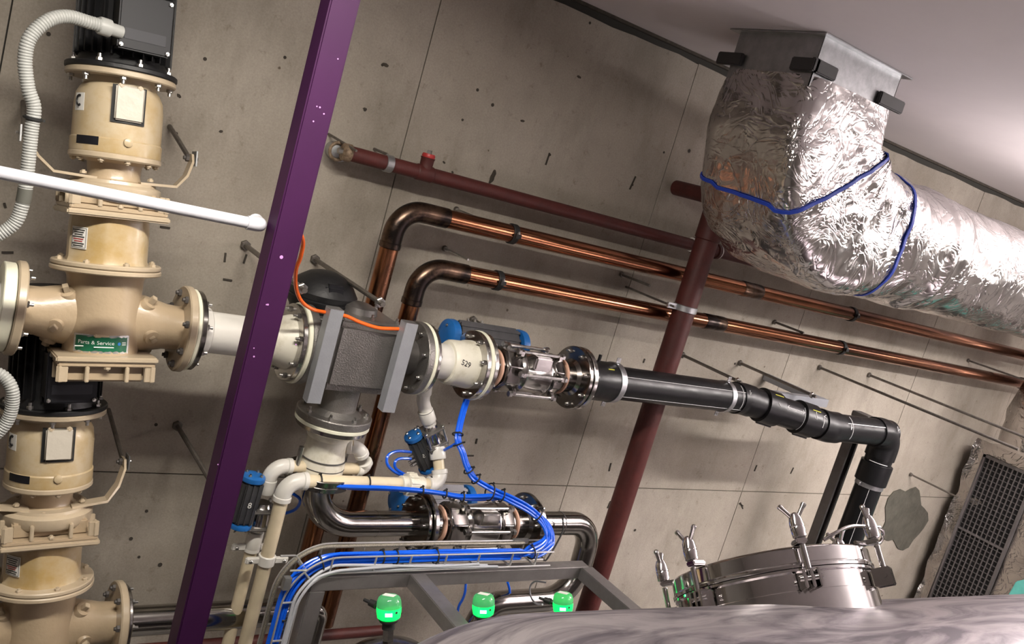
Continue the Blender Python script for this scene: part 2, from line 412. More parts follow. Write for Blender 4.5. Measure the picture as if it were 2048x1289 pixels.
for (px, py, dx, dy) in [(450, 515, -2, 18), (490, 518, -6, 18), (455, 560, 18, 3), (10, 411, 3, 10), (15, 505, 24, 0), (1220, 935, -4, 16), (1511, 937, -5, 12), (1584, 942, -6, 12), (1482, 1010, -8, -5), (1483, 1012, -5, -12), (1218, 1010, -6, 14), (953, 883, -2, 10), (940, 912, 14, 0), (1095, 318, -8, 24), (1265, 366, -12, 26), (1288, 722, -3, 8), (330, 455, 20, 3)]:
    p, q = at(px-dx/2, py-dy/2, 0), at(px+dx/2, py+dy/2, 0)
    if abs(p.z-1.53) < .01: continue
    n = (q-p).normalized().cross(Y)
    obj('form_mark', M().box((p+q)/2+V((0, -.001, 0)), (q-p)/2, n*.0032, Y*.002), 'hole', wall)
def blotch(cx, cy, rx, ry, ang, m, th, name, seed=1, n=28):
    r = random.Random(seed); pl = []
    for k in range(n):
        t = 2*pi*k/n; q = 1+.16*sin(2*t+seed)+.10*sin(5*t+seed*2)+r.uniform(-.06, .06)
        x, y = rx*q*cos(t), ry*q*sin(t)
        pl.append(at(cx+x*cos(ang)-y*sin(ang), cy+x*sin(ang)+y*cos(ang), 0)+V((0, -th, 0)))
    return obj(name, M().prism(pl, V((0, th+.001, 0))), m, wall)
blotch(1808, 1036, 66, 38, rad(-62), 'patch', .006, 'mortar_patch', 4)
blotch(985, 354, 13, 5, rad(-65), 'stain', .001, 'stain', 2)
for k, (x, y, rx) in enumerate([(1045, 242, 4), (771, 130, 6), (358, 192, 5), (660, 185, 3), (352, 268, 5), (442, 263, 4), (730, 218, 4), (1158, 154, 4), (888, 325, 3), (905, 345, 3), (925, 240, 3)]):
    blotch(x, y, rx, rx*.7, rad(30*k), 'stain', .0008, 'stain', k+7, 12)
# dark strip along the recessed joint under the slab
structure('trim_1', M().bx(V((-3.2, D-.012, ZC-.012)), V((9.6, D+.1, ZC))), 'stain')

# ================================================================== PURPLE POST
p0 = at(606, 300, .9); xr = at(672, 300, .9).x; xl = p0.x+.0
cx = (at(597, 500, .9).x+at(540, 500, .9).x)/2 if False else None
pf = [at(653, 0, .9).x, at(540, 500, .9).x, at(361, 1289, .9).x]; pr = [at(715, 0, .9).x, at(602, 500, .9).x, at(410, 1289, .9).x]
XL, XR = sum(pf)/3, sum(pr)/3
post = thing('steel_post', 'tall purple painted square steel post crossing in front of the pipes', 'post', V(((XL+XR)/2, D-.865, 0)))
obj('post_tube', M().bx(V((XL, D-.9, .01)), V((XR, D-.83, ZC))), 'purple', post, bevel=.004)
obj('base_plate', M().bx(V((XL-.06, D-.96, 0)), V((XR+.06, D-.77, .012))), 'purple', post, bevel=.002)
for (px, py, r) in [(563, 515, 4), (536, 610, 2.2), (592, 690, 1.8), (533, 610, 1.6), (508, 714, 2), (640, 215, 2), (648, 228, 1.8), (627, 243, 1.8), (634, 213, 1.5), (436, 930, 1.5), (508, 697, 1.5), (676, 118, 1.6)]:
    p = at(px, py, .901); obj('paint_chip', M().lathe(p, Y, [(0, r*.0011), (.0009, r*.0012)], 8), 'paint_chip', post)

# ================================================================== RED SPRINKLER PIPES
def seg(pts, r, **k): return M().tube(pts, r, **k)
zr = 2.9-.105; dr = .12
def on(px, ref, d, z):      # point of a pipe along X at depth d, height z, at pixel column px (approx. ref row)
    lo, hi = -1., 12.
    for _ in range(40):
        m_ = (lo+hi)/2
        if proj(V((m_, D-d, z)))[0] < px: lo = m_
        else: hi = m_
    return V((lo, D-d, z))
rh = thing('sprinkler_pipe', 'thin dark red sprinkler branch pipe running level high on the wall', 'pipe', on(690, 305, dr, zr))
a, b = on(700, 308, dr, zr), V((5.2, D-dr, zr)); r_ = .0265
obj('pipe', M().cyl(a, b, r_, 20), 'red_primer', rh)
obj('end_cap', M().lathe(a-X*.030, X, [(0, .024), (.004, .030), (.03, .031), (.032, .0265)], 20), 'rust', rh)
obj('plug', M().lathe(a-X*.045, X, [(0, .010), (.016, .012), (.018, .02)], 6), 'bolt_steel', rh)
t_ = on(848, 345, dr, zr)
obj('tee_outlet', M().lathe(t_, Z, [(-.002, .024), (.028, .024), (.052, .025), (.058, .028)], 20), 'red_primer', rh)
obj('outlet_plug', M().lathe(t_+Z*.056, Z, [(0, .023), (.008, .025), (.016, .022), (.016, .012)], 16), 'red_cap', rh)
obj('plug_nut', M().lathe(t_+Z*.071, Z, [(0, .011), (.014, .010)], 4), 'bolt_steel', rh)
obj('tee_band', M().lathe(t_-X*.034, X, [(0, .0265), (.004, .0295), (.064, .0295), (.068, .0265)], 20), 'red_primer', rh)
for px in (776,):
    c_ = on(px, 328, dr, zr); obj('pipe_clamp', M().disc(c_, X, -.014, .014, .031, .0265, 24), 'galv', rh)
    obj('clamp_rod', M().cyl(c_+Z*.03+Y*0-X*.01, c_+Z*.034+Y*.118-X*.01, .005, 8), 'rod_steel', rh)
# small galvanised disc valve plug with rod at its far end
q_ = thing('pipe_anchor', 'round rusty galvanized pipe anchor on the wall beside the purple post', 'anchor', at(679, 304, .07))
obj('cup', M().lathe(at(676, 303, .05), -Y, [(-.05, .030), (0, .036), (.015, .036), (.018, .028)], 22), 'galv', q_)
obj('ring', M().tube([at(676, 303, .075)+V((.030*cos(k*pi/9), 0, .030*sin(k*pi/9))) for k in range(18)], .006, 8, closed=True), 'rust', q_)
obj('anchor_rod', M().cyl(at(657, 268, .0), at(713, 302, .18), .0045, 8), 'rod_steel', q_)
# riser
ra, rb = at(1425, 470, .3), at(1190, 1150, .3); xr_ = (ra.x+rb.x)/2
rv = thing('riser_pipe', 'thick dark red vertical riser pipe crossing in front of the copper pipes', 'pipe', V((xr_, D-.3, 0)))
ztop = at(1440, 440, .3).z
obj('pipe', M().cyl(V((xr_, D-.3, 0)), V((xr_, D-.3, ztop+.06)), .0505, 28), 'red_primer', rv)
obj('coupling', M().lathe(V((xr_, D-.3, ztop)), Z, [(-.10, .0505), (-.095, .056), (.05, .056), (.055, .0505)], 28), 'red_primer', rv)
obj('top_elbow', M().tube(fillet([V((xr_, D-.3, ztop+.03)), V((xr_, D-.3, ztop+.085)), V((xr_, D-.02, ztop+.085))], .06), .034, 20), 'red_primer', rv)
cz = at(1377, 618, .3).z
obj('riser_clamp', M().disc(V((xr_, D-.3, cz)), Z, -.014, .014, .0545, .05, 32), 'zinc', rv)
obj('clamp_ear', M().bx(V((xr_-.11, D-.305, cz-.012)), V((xr_-.048, D-.295, cz+.012))), 'zinc', rv)
obj('clamp_rod', M().cyl(V((xr_-.095, D, cz)), V((xr_-.095, D-.33, cz)), .005, 8), 'rod_steel', rv)
xcr = on(1410, 500, dr, zr)
obj('cross_fitting', M().lathe(xcr-X*.09, X, [(0, .028), (.006, .037), (.022, .037), (.026, .030), (.154, .030), (.158, .037), (.174, .037), (.18, .028)], 24), 'red_primer', rh)
for s_ in (-1, 1): obj('thread_seal', M().disc(xcr+X*(s_*.092), X, -.003, .003, .0335, .02, 24, .001), 'paper', rh)

# ================================================================== COPPER PIPES
def copper(name, z, d, pxe, zbot, label, clamps, burnt, rods):
    e = on(pxe, 0, d, z); r = .0345
    t = thing(name, label, 'pipe', e, None)
    R = .095
    pts = fillet([V((e.x, D-d, zbot)), V((e.x, D-d, z)), V((8.8, D-d, z))], R, 12)
    hor = [V((e.x+R+.06, D-d, z)), V((8.8, D-d, z))]
    obj('pipe', M().cyl(V((e.x+R+.07, D-d, z)), V((8.8, D-d, z)), r, 28), 'copper', t)
    obj('drop_pipe', M().cyl(V((e.x, D-d, zbot)), V((e.x, D-d, z-R-.035)), r, 28), 'copper_z', t)
    el = [V((e.x, D-d, z-R-.045))]+pts[1:-1]+[V((e.x+R+.10, D-d, z))]
    obj('elbow', M().tube(el, .0375, 26), 'copper_burnt', t)
    obj('elbow_collar', M().lathe(V((e.x, D-d, z-R-.055)), Z, [(0, .035), (.003, .0395), (.022, .0395), (.025, .035)], 26), 'copper_burnt', t)
    for px in burnt:
        c = on(px, 0, d, z); obj('coupling', M().lathe(c-X*.07, X, [(0, .0345), (.004, .0372), (.066, .0372), (.07, .0365), (.074, .0372), (.136, .0372), (.14, .0345)], 26), 'copper_burnt', t)
    for px in clamps:
        c = on(px, 0, d, z)
        obj('pipe_clamp', M().disc(c, X, -.013, .013, .0395, .034, 28), 'black_rubber', t)
        for sy in (-1, 1):
            obj('clamp_lug', M().bx(c+V((-.012, -.05, -.008 if sy < 0 else -.008)), c+V((.012, -.036, .008))) if sy < 0 else M().bx(c+V((-.012, .036, -.008)), c+V((.012, .05, .008))), 'black_rubber', t)
        inst('bolt', BOLT_S, t, c+V((0, -.045, .008)), Z)
        obj('clamp_rod', M().cyl(c+V((0, .04, .0)), V((c.x, D, z)), .005, 8), 'rod_steel', t)
    return t, e
zc1 = H-.2395; zc2 = H-.4285
c1, e1 = copper('copper_pipe', zc1, .19, 800, 1.0, 'upper of two long copper pipes running level along the wall', [1024, 1702], [1500], 0)
c2, e2 = copper('copper_pipe', zc2, .19, 843, 1.0, 'lower of two long copper pipes running level along the wall', [994, 1680, 2042], [1425], 0)
for (a, b, lab) in [((912, 419), (934, 427), 'short bright threaded rod above the upper copper pipe'), ((889, 497), (965, 533), 'threaded rod above the lower copper pipe bend')]:
    r0 = at(a[0], a[1], 0); t = thing('threaded_rod', lab, 'rod', r0, None)
    obj('rod', M().cyl(r0, V((r0.x, D-.19, r0.z)), .0045, 8), 'bolt_steel', t)
    obj('anchor', M().lathe(r0, -Y, [(0, .012), (.006, .012), (.012, .009)], 10), 'rod_steel', t)

# ================================================================== WALL HUNG THREADED RODS
def rod(px, py, length, r, label, m='rod_steel', nut=True):
    a = at(px, py, 0); t = thing('threaded_rod', label, 'rod', a, None)
    obj('rod', M().cyl(a, a-Y*length, r, 10), m, t)
    obj('anchor_nut', M().hexa(a, -Y, r*2.1, .014), m, t)
    if nut: obj('end_nut', M().hexa(a-Y*(length-.03), -Y, r*2.0, .012), 'bolt_steel', t)
    return t
rod(629, 518, .60, .0085, 'long dark threaded rod from the wall to the right gray strut of the square valve')
rod(490, 490, .60, .0085, 'long dark threaded rod passing behind the purple post to the left gray strut')
rod(354, 851, .55, .0085, 'dark threaded rod on the shadowed wall low left of the purple post')
rod(1364, 710, .40, .0075, 'rod nearest the red riser, running from the wall to the black pipe')
rod(1479, 726, .50, .0075, 'rod running from the wall to the strut above the black pipe bend')
rod(1638, 735, 1.15, .0072, 'long rod from the wall running off at the right, lower of the two', nut=False)
rod(1737, 750, 1.15, .0072, 'long rod from the wall running off at the right, upper of the two', nut=False)
rod(1820, 949, .35, .006, 'thin rod on the wall above the gray mortar patch', nut=False)
rod(1935, 721, .5, .006, 'thin rod on the wall between the copper pipes at the far right', nut=False)
rod(945, 640, .30, .0085, 'short rod behind the big blue ended valve actuator')
rod(1242, 549, .20, .006, 'thin wall rod between the two copper pipes left of the riser', nut=False)
rod(1548, 644, .20, .006, 'thin wall rod between the copper pipes right of the riser', nut=False)

# ================================================================== PUMPS
DL = .42
ZM = H-.7145                       # height of the upper process line
ZL = H-1.684                       # height of the lower process line
YL = D-DL
def mainx(px): return on(px, 0, DL, ZM).x
LX, LY = rad(-5), rad(9)
PA = V((tan(LX), tan(LY), 1)).normalized()
PXv = (X-PA*PA.x).normalized(); PYv = PA.cross(PXv)
PROT = Matrix((PXv, PYv, PA)).transposed()
def make_pump(base, label):
    t = thing('pump', label, 'pump', base, None, PROT)
    def L(x, y, z): return base+PXv*x+PYv*y+PA*z           # local -> world
    def cylp(phi, h, r): return L(sin(phi)*r, -cos(phi)*r, h)  # phi from the front, towards the right
    F0 = rad(-11)
    # casing
    obj('casing', M().lathe(base, PA, [(-.10, .098), (-.07, .097), (0, .0955), (.08, .0965), (.115, .099), (.135, .106)], 56), 'cream', t)
    for s in (-1, 1):
        ax = X*s; q = [(.02, .084), (.06, .086), (.10, .083), (.135, .074), (.165, .066), (.20, .064), (.206, .064)]
        pm = M().lathe(base, ax, q, 48)
        for v_ in pm.v:      # oval where it meets the casing, round at the flange
            k_ = min(1, max(0, (abs(v_.x-base.x)-.08)/.09)); v_.y = base.y+(v_.y-base.y)*(.66+.34*k_)
        port = obj('port', pm, 'cream', t)
        obj('port_flange', M().disc(base, ax, .205, .229, .127, None, 56, .004), 'cream_light', t)
        bolts(t, base+X*(s*.206), -ax, .105, 8, BOLT_D if s > 0 else BOLT, pi/8)
        for (aa, big) in ((-90, 0), (-15, 0), (62, 1)):
            # plug bosses under, in front and on the slanting shoulder
            dr_ = V((0, -cos(rad(aa)), sin(rad(aa))))
            o_ = base+ax*(.125 if not big else .105)+V((0, dr_.y*.060, dr_.z*.077))
            dd = (dr_+ax*(.25 if not big else .45)).normalized()
            boss = obj('plug_boss', M().lathe(o_, dd, [(-.02, .026), (.002, .022), (.006, .0205), (.007, .015)], 24), 'cream', t)
            obj('plug', M().lathe(o_+dd*.006, dd, [(0, .0115), (.013 if not big else .022, .0105)], 4), 'cream_light', t, bevel=.001)
    obj('cast_mark', M().box(cylp(F0+.03, -.035, .0955), PXv*.020, PYv*.004, PA*.005), 'cream', t, bevel=.0025)
    # joint rings
    obj('lower_ring', M().disc(L(0, 0, .132), PA, 0, .0135, .143, None, 64, .003), 'cream_light', t)
    obj('upper_ring', M().disc(L(0, 0, .1465), PA, 0, .0135, .141, None, 64, .003), 'cream_light', t)
    bolts(t, L(0, 0, .160), PA, .127, 8, BOLT_C, .2)
    # adapter with flats
    ad = M(); n = 64
    a_, b_, _ = PXv, PYv, PA; rows = []
    for h, k in ((.158, 1.04), (.17, 1), (.25, 1), (.285, .97)):
        i0 = len(ad.v)
        for j in range(n):
            th = 2*pi*j/n; rr = .108*k*(1-.045*abs(cos(3*th+.7))**.5)
            ad.v.append(L(cos(th)*rr, sin(th)*rr, h))
        rows.append(i0)
    for i, j in zip(rows, rows[1:]): ad.bridge(i, j, n)
    ad.f.append(tuple(range(rows[-1], rows[-1]+n)))
    obj('adapter', ad, 'cream_stained', t, ang=20)
    # square ribbed flanges (one at the top of the adapter, one as foot)
    def square(h0, sgn, name):
        s_ = .128
        sq = obj(name, M().box(L(0, 0, h0+sgn*.008), PXv*s_, PYv*s_, PA*.008), 'cream_light', t, bevel=.004)
        obj('backing_plate', M().box(L(0, 0, h0+sgn*.022), PXv*(s_-.006), PYv*(s_-.006), PA*.0065), 'cream', t, bevel=.003)
        obj('ribbed_box', M().box(L(0, 0, h0+sgn*.05), PXv*(s_-.03), PYv*(s_-.03), PA*.022), 'cream', t, bevel=.005)
        for k in (-.115, -.05, .05, .115):
            for (u, v_) in ((PXv, PYv), (PYv, PXv)):
                for q in (-1, 1):
                    obj('rib', M().box(L(0, 0, h0+sgn*.048)+u*k+v_*(q*(s_-.018)), u*.005, v_*.014, PA*.022), 'cream_light', t, bevel=.002)
        for i in (-1, 1):
            for j in (-1, 1):
                inst('bolt', BOLT_C, t, L(i*(s_-.018), j*(s_-.018), h0+sgn*.028), PA*sgn)
        for i in (-1, 1):
            inst('bolt', BOLT_C, t, L(0, i*(s_-.012), h0+sgn*.028), PA*sgn)
    square(-.088, -1, 'foot_plate'); square(.285, 1, 'square_flange')
    # collar, neck
    obj('collar', M().lathe(base, PA, [(.335, .118), (.345, .124), (.368, .124), (.374, .118), (.376, .110), (.384, .108)], 56), 'cream_light', t)
    obj('neck', M().lathe(base, PA, [(.38, .085), (.388, .071), (.40, .067), (.43, .070), (.438, .085)], 40), 'cream', t)
    bolts(t, L(0, 0, .376), PA, .095, 6, BOLT_C, .3)
    obj('bell_flange', M().disc(L(0, 0, .438), PA, 0, .018, .118, None, 56, .004), 'cream_light', t)
    bolts(t, L(0, 0, .438), -PA, .104, 10, BOLT_C, .2)
    obj('bell', M().lathe(base, PA, [(.455, .116), (.462, .1165), (.49, .1165), (.494, .1135), (.58, .113), (.61, .109), (.628, .100), (.638, .092), (.66, .092)], 56), 'cream_stained', t)
    def curved(phi, h, w_, hh, r, th, m, name, par=t, nu=8, tilt=0):
        mb = M(); fr = []
        for k in range(nu+1):
            u = (k/nu-.5)*w_/r; fr.append(len(mb.v))
            for (rr, z) in ((r, -hh/2), (r+th, -hh/2), (r+th, hh/2), (r, hh/2)): mb.v.append(cylp(phi+u, h+z, rr))
        for a1, b1 in zip(fr, fr[1:]): mb.bridge(a1, b1, 4)
        mb.f.append(tuple(fr[0]+k for k in range(4))); mb.f.append(tuple(fr[-1]+k for k in range(3, -1, -1)))
        return obj(name, mb, m, par, bevel=0)
    FW = F0+rad(12)
    win = curved(FW, .585, .084, .098, .113, .004, 'black_rubber', 'window_seal')
    cv = M(); cv.box(cylp(FW, .588, .1205), (cylp(FW+.01, 0, 1)-cylp(FW-.01, 0, 1)).normalized()*.036, (cylp(FW, 0, 1)-base).normalized()*.004, PA*.046)
    obj('inspection_cover', cv, 'plate_white', t, bevel=.004)
    for k in (-1, 1): inst('bolt', BOLT_C, t, cylp(FW+k*.2, .631, .118), cylp(FW, 0, 1)-base)
    lab = curved(F0-rad(38), .482, .068, .022, .1168, .0008, 'label_black', 'data_plate')
    stk = curved(F0-rad(58), .58, .040, .046, .1132, .0006, 'paper', 'sticker')
    em = M(); em.v = []
    def onc(phi0, h0, r): return lambda u, v_, w_=0: cylp(phi0+u/r, h0+v_, r+w_)
    pl = onc(F0-rad(58), .583, .1138)
    ring_ = [pl(.010*cos(a), .013*sin(a), .0003) for a in [k*pi/10+1.0 for k in range(15)]]
    obj('sticker_print', M().tube(ring_, .0032, 6), 'ink', t)
    for k in range(3): obj('sticker_print', M().box(pl(0, -.014-.0025*k), PXv*.008*(1-.2*k), PYv*.0003, PA*.0007), 'ink', t)
    obj('drain_cap', M().lathe(cylp(F0+rad(14), .487, .112), cylp(F0+rad(14), 0, 1)-base, [(0, .012), (.010, .011), (.012, .006)], 16), 'cream_stained', t)
    # motor
    obj('motor_flange', M().disc(L(0, 0, .655), PA, 0, .016, .140, None, 64, .003), 'cream_light', t)
    obj('motor_endshield', M().disc(L(0, 0, .6712), PA, 0, .015, .142, None, 64, .003), 'black_motor', t)
    bolts(t, L(0, 0, .6545), -PA, .124, 8, BOLT, .15)
    bolts(t, L(0, 0, .687), PA, .127, 8, BOLT, .15)
    mo = obj('motor_body', M().lathe(base, PA, [(.684, .118), (.70, .112), (.715, .108), (1.0, .108), (1.02, .10)], 56), 'black_motor', t)
    for k in range(30):
        a1 = 2*pi*k/30; dv = cylp(a1, 0, 1)-base; tv = PA.cross(dv)
        obj('cooling_fin', M().box(base+dv*.115+PA*.86, dv*.009, tv*.0018, PA*.15), 'black_motor', mo)
    FB = F0+rad(16); dv = (cylp(FB, 0, 1)-base).normalized(); tv = (cylp(FB+.01, 0, 1)-cylp(FB-.01, 0, 1)).normalized()
    jb = obj('junction_box', M().box(base+dv*.13+PA*.79, dv*.035, tv*.062, PA*.068), 'black_motor', t, bevel=.006)
    obj('box_lid', M().box(base+dv*.170+PA*.79, dv*.006, tv*.066, PA*.072), 'label_black', jb, bevel=.004)
    obj('lid_plate', M().box(base+dv*.1765+PA*.757, dv*.0012, tv*.052, PA*.014), 'label_gray', jb, bevel=.001)
    for i in (-1, 1):
        for j in (-1, 1): inst('screw', BOLT_S, jb, base+dv*.176+tv*(i*.058)+PA*(.79+j*.063), dv)
    # stickers on the casing
    sil = curved(F0+rad(2), -.058, .150, .050, .0972, .0005, 'silver_sticker', 'service_sticker')
    pg_ = onc(F0+rad(2), -.058, .0979); pg = lambda u, v_, w_=0: pg_(u*1.22, v_*1.15, w_); mb = M(); rr_ = random.Random(5); edge = []
    for k in range(25): edge.append((-.057+.114*k/24, .017+rr_.uniform(-.002, .002)))
    for k in range(25): edge.append((.057-.114*k/24, -.017+rr_.uniform(-.002, .002)))
    for k in range(24):
        i0 = len(mb.v); (x0, y0), (x1, y1) = edge[k], edge[k+1]; yb0, yb1 = edge[49-k][1], edge[48-k][1]
        mb.v += [pg(x0, yb0, .0002), pg(x1, yb1, .0002), pg(x1, y1, .0002), pg(x0, y0, .0002)]; mb.f.append((i0, i0+1, i0+2, i0+3))
    obj('sticker_field', mb, 'green_sticker', sil)
    text('lettering', 'Parts & Service', .0125, 'sticker_white', sil, lambda x, y, z: pg(x-.012, y+.003, .0006))
    for k, (x0, wd, yy) in enumerate([(-.038, .034, -.0065), (.005, .042, -.0065)]):
        obj('fine_print', M().box(pg(x0, yy, .0006), PXv*wd/2*1.2, PYv*.0002, PA*.0013), 'sticker_white', sil)
    obj('sticker_logo', M().lathe(pg(.037, .002, .0004), pg(.037, 0, 1)-pg(.037, 0, 0), [(0, .0045), (.0005, .0045)], 14), 'sticker_blue', sil)
    for k in range(3): obj('fine_print', M().box(pg(.0485, .005-.003*k, .0006), (pg(.05, 0)-pg(.047, 0)).normalized()*.006, PYv*.0002, PA*.0008), 'sticker_white', sil)
    wl = curved(F0-rad(43), .223, .052, .058, .1062, .0006, 'paper', 'warning_label')
    pw = onc(F0-rad(43), .223, .107)
    for k in range(8):
        obj('print_line', M().box(pw(0, .021-.006*k, .0004), (pw(.01, 0)-pw(-.01, 0)).normalized()*(.020-.003*(k % 3)), dv*.0002, PA*.0013), 'red_ink' if k in (4, 5) else 'ink', wl)
    fr = [(-.023, -.026), (.023, -.026), (.023, .026), (-.023, .026)]
    for i in range(4):
        (x0, y0), (x1, y1) = fr[i], fr[(i+1) % 4]; mbx = M(); mbx.tube([pw(x0+(x1-x0)*k/4, y0+(y1-y0)*k/4, .0004) for k in range(5)], .0005, 4); obj('print_border', mbx, 'ink', wl)
    # wall brackets of flat bar
    for s in (-1, 1):
        pts = [L(s*.055, -.055, .386), L(s*.155, -.03, .390), L(s*.19, .0, .425), L(s*.213, .04, .468), L(s*.215, .06, .492)]
        br = obj('wall_bracket', M().strip(pts, PYv*.045+V((0, 0, 0)), .007), 'cream_light', t, ang=20)
        inst('bolt', BOLT_C, br, L(s*.085, -.05, .394), PA)
        e_ = pts[-1]-PA*.012
        inst('nut', BOLT_D, br, e_-PXv*s*.004, -PXv*s); inst('nut', BOLT, br, e_+PXv*s*.004, PXv*s)
        obj('washer_plate', M().box(e_+PXv*(s*.012), PXv*.002, PYv*.024, PA*.022), 'galv', br)
        obj('wall_rod', M().cyl(e_+PYv*.01+PXv*(s*.0), V((e_.x-s*.01, D, e_.z+.06)), .0075, 8), 'rod_steel', br)
    return t
BU = V((.527, YL, ZM)); BLo = V((.527, YL, ZL))
pump = make_pump(BU, 'upper cream vertical pump with green service sticker and black motor')
p2 = copy_tree(pump); p2.location = BLo
p2['label'] = 'lower cream vertical pump at the bottom left corner'

# outlet spools next to the pumps
def xs(px): return mainx(px)
def pt_(x, z=None): return V((x, YL, ZM if z is None else z))
def flange(par, x, s, th, r, hole, m, name='flange', z=None):
    return obj(name, M().disc(pt_(x, z), X*s, 0, th, r, hole, 56, .0025), m, par)
x0 = .527+.229
sp = thing('pipe_spool', 'white plastic pipe spool between upper pump and square valve, behind the purple post', 'pipe', pt_(x0))
flange(sp, x0+.001, 1, .011, .121, .055, 'gasket_white', 'gasket')
flange(sp, x0+.0125, 1, .016, .118, .055, 'steel_dark', 'backing_ring')
bolts(sp, pt_(x0+.029), X, .1, 8, BOLT, pi/8)
xe = xs(575)
obj('hub', M().lathe(pt_(x0+.029), X, [(0, .078), (.012, .078), (.03, .072), (.034, .066)], 40), 'pvc_white', sp)
obj('pipe', M().cyl(pt_(x0+.03), pt_(xe), .0625, 44), 'pvc_white', sp)
obj('reducer_hub', M().lathe(pt_(xe), X, [(-.085, .066), (-.08, .07), (-.05, .072), (-.012, .085), (0, .088)], 40), 'hub_white', sp)
flange(sp, xe, 1, .017, .124, .06, 'steel', 'backing_ring')
bolts(sp, pt_(xe), -X, .106, 8, BOLT, pi/8)
flange(sp, xe+.018, 1, .014, .129, .055, 'gasket_white', 'gasket')
# left of the upper pump
x1 = .527-.229
sl = thing('pipe_spool', 'white gasket and pipe at the left frame edge beside the upper pump', 'pipe', pt_(x1))
flange(sl, x1-.001, -1, .03, .119, .055, 'gasket_white', 'gasket')
obj('pipe', M().cyl(pt_(x1-.03), pt_(x1-1.2), .0625, 40), 'pvc_white', sl)
for s, L_, lab in ((-1, 1.0, 'x'),):
    sx = thing('pipe_spool', 'polished steel pipe left of the lower pump', 'pipe', pt_(.527-.229, ZL))
    flange(sx, .527-.230, -1, .02, .115, .04, 'steel_dark', 'flange', ZL)
    obj('pipe', M().cyl(pt_(.527-.25, ZL), pt_(-.6, ZL), .048, 36), 'steel_pipe', sx)

# ================================================================== SQUARE THREE WAY VALVE
vx0 = xe+.033; XC = at(668, 830, DL).x; 
xl_, xr2 = at(654, 750, .53).x, at(788, 760, .53).x
va = thing('square_valve', 'square cast steel three way valve with rounded box body', 'valve', pt_(XC, ZM-.2))
flange(va, vx0, 1, .026, .128, .03, 'cast_steel', 'inlet_flange')
bolts(va, pt_(vx0+.026), X, .105, 8, BOLT, pi/8)
obj('inlet_neck', M().lathe(pt_(vx0+.02), X, [(0, .08), (.02, .062), (xl_-vx0-.02, .062)], 32), 'strut_dark', va)
for k in (0, 3, 5, 6): 
    t_ = 2*pi*k/8+pi/8; o_ = pt_(vx0+.026)+V((0, cos(t_)*-.105*0, 0))
zt, zb = at(745, 655, .53).z, at(710, 783, .53).z
box = M().bx(V((xl_, YL-.11, zb)), V((xr2, YL+.10, zt)))
obj('body', box, 'cast_steel', va, bevel=.016)
obj('inlet_side', M().bx(V((xl_-.03, YL-.075, zb+.02)), V((xl_+.01, YL+.08, zt-.02))), 'strut_dark', va, bevel=.008)
obj('outlet_side', M().bx(V((xr2-.01, YL-.075, zb+.02)), V((xr2+.04, YL+.08, zt-.02))), 'strut_dark', va, bevel=.008)
obj('top_cover', M().bx(V((xl_+.015, YL-.095, zt)), V((xr2-.012, YL+.11, zt+.014))), 'cast_steel', va, bevel=.005)
for i in (0, .5, 1):
    for j in (-1, 1):
        inst('bolt', BOLT, va, V((xl_+.03+(xr2-xl_-.057)*i, YL+.008+j*.085, zt+.014)), Z)
obj('cover_boss', M().lathe(V(((xl_+xr2)/2, YL+.02, zt+.014)), Z, [(0, .06), (.02, .055), (.03, .03)], 28), 'strut_dark', va)
xo = xs(833)
obj('outlet_neck', M().lathe(pt_(xr2+.03), X, [(0, .06), (xo-xr2-.05, .06), (xo-xr2-.03, .075)], 32), 'strut_dark', va)
flange(va, xo-.024, 1, .024, .127, .03, 'cast_steel', 'outlet_flange')
bolts(va, pt_(xo-.024), -X, .105, 8, BOLT, pi/8)
# bottom branch
zf = at(665, 822, DL).z
obj('bottom_neck', M().lathe(V((XC, YL, zb+.01)), -Z, [(0, .075), (.02, .066), (zb-zf-.005, .066), (zb-zf+.01, .09)], 36), 'cast_steel', va)
obj('bottom_pad', M().bx(V((XC-.10, YL-.09, zb-.012)), V((XC+.105, YL+.09, zb+.006))), 'cast_steel', va, bevel=.004)
obj('bottom_flange', M().disc(V((XC, YL, zf)), -Z, 0, .026, .127, None, 56, .003), 'cast_steel', va)
bolts(va, V((XC, YL, zf)), Z, .105, 8, BOLT, .25)
# black actuator dome behind the valve
ac = thing('rotary_actuator', 'black domed rotary actuator behind the top of the square valve', 'actuator', at(655, 600, .33))
ax_c = at(648, 578, .30)
obj('housing', M().lathe(V((ax_c.x, ax_c.y, ax_c.z-.10)), Z, [(0, .09), (.03, .10), (.055, .115), (.07, .118), (.075, .110)], 40), 'black_motor', ac)
obj('cover', M().lathe(V((ax_c.x, ax_c.y, ax_c.z-.025)), Z, [(0, .112), (.018, .115), (.028, .108), (.048, .095), (.075, .06), (.085, .03)], 40), 'black_motor', ac)
obj('cover_ridge', M().bx(ax_c+V((-.035, -.10, -.03)), ax_c+V((.035, .10, .035))), 'label_black', ac, bevel=.01)
obj('gear_case', M().bx(ax_c+V((.02, -.11, -.115)), ax_c+V((.15, .04, -.03))), 'black_motor', ac, bevel=.012)
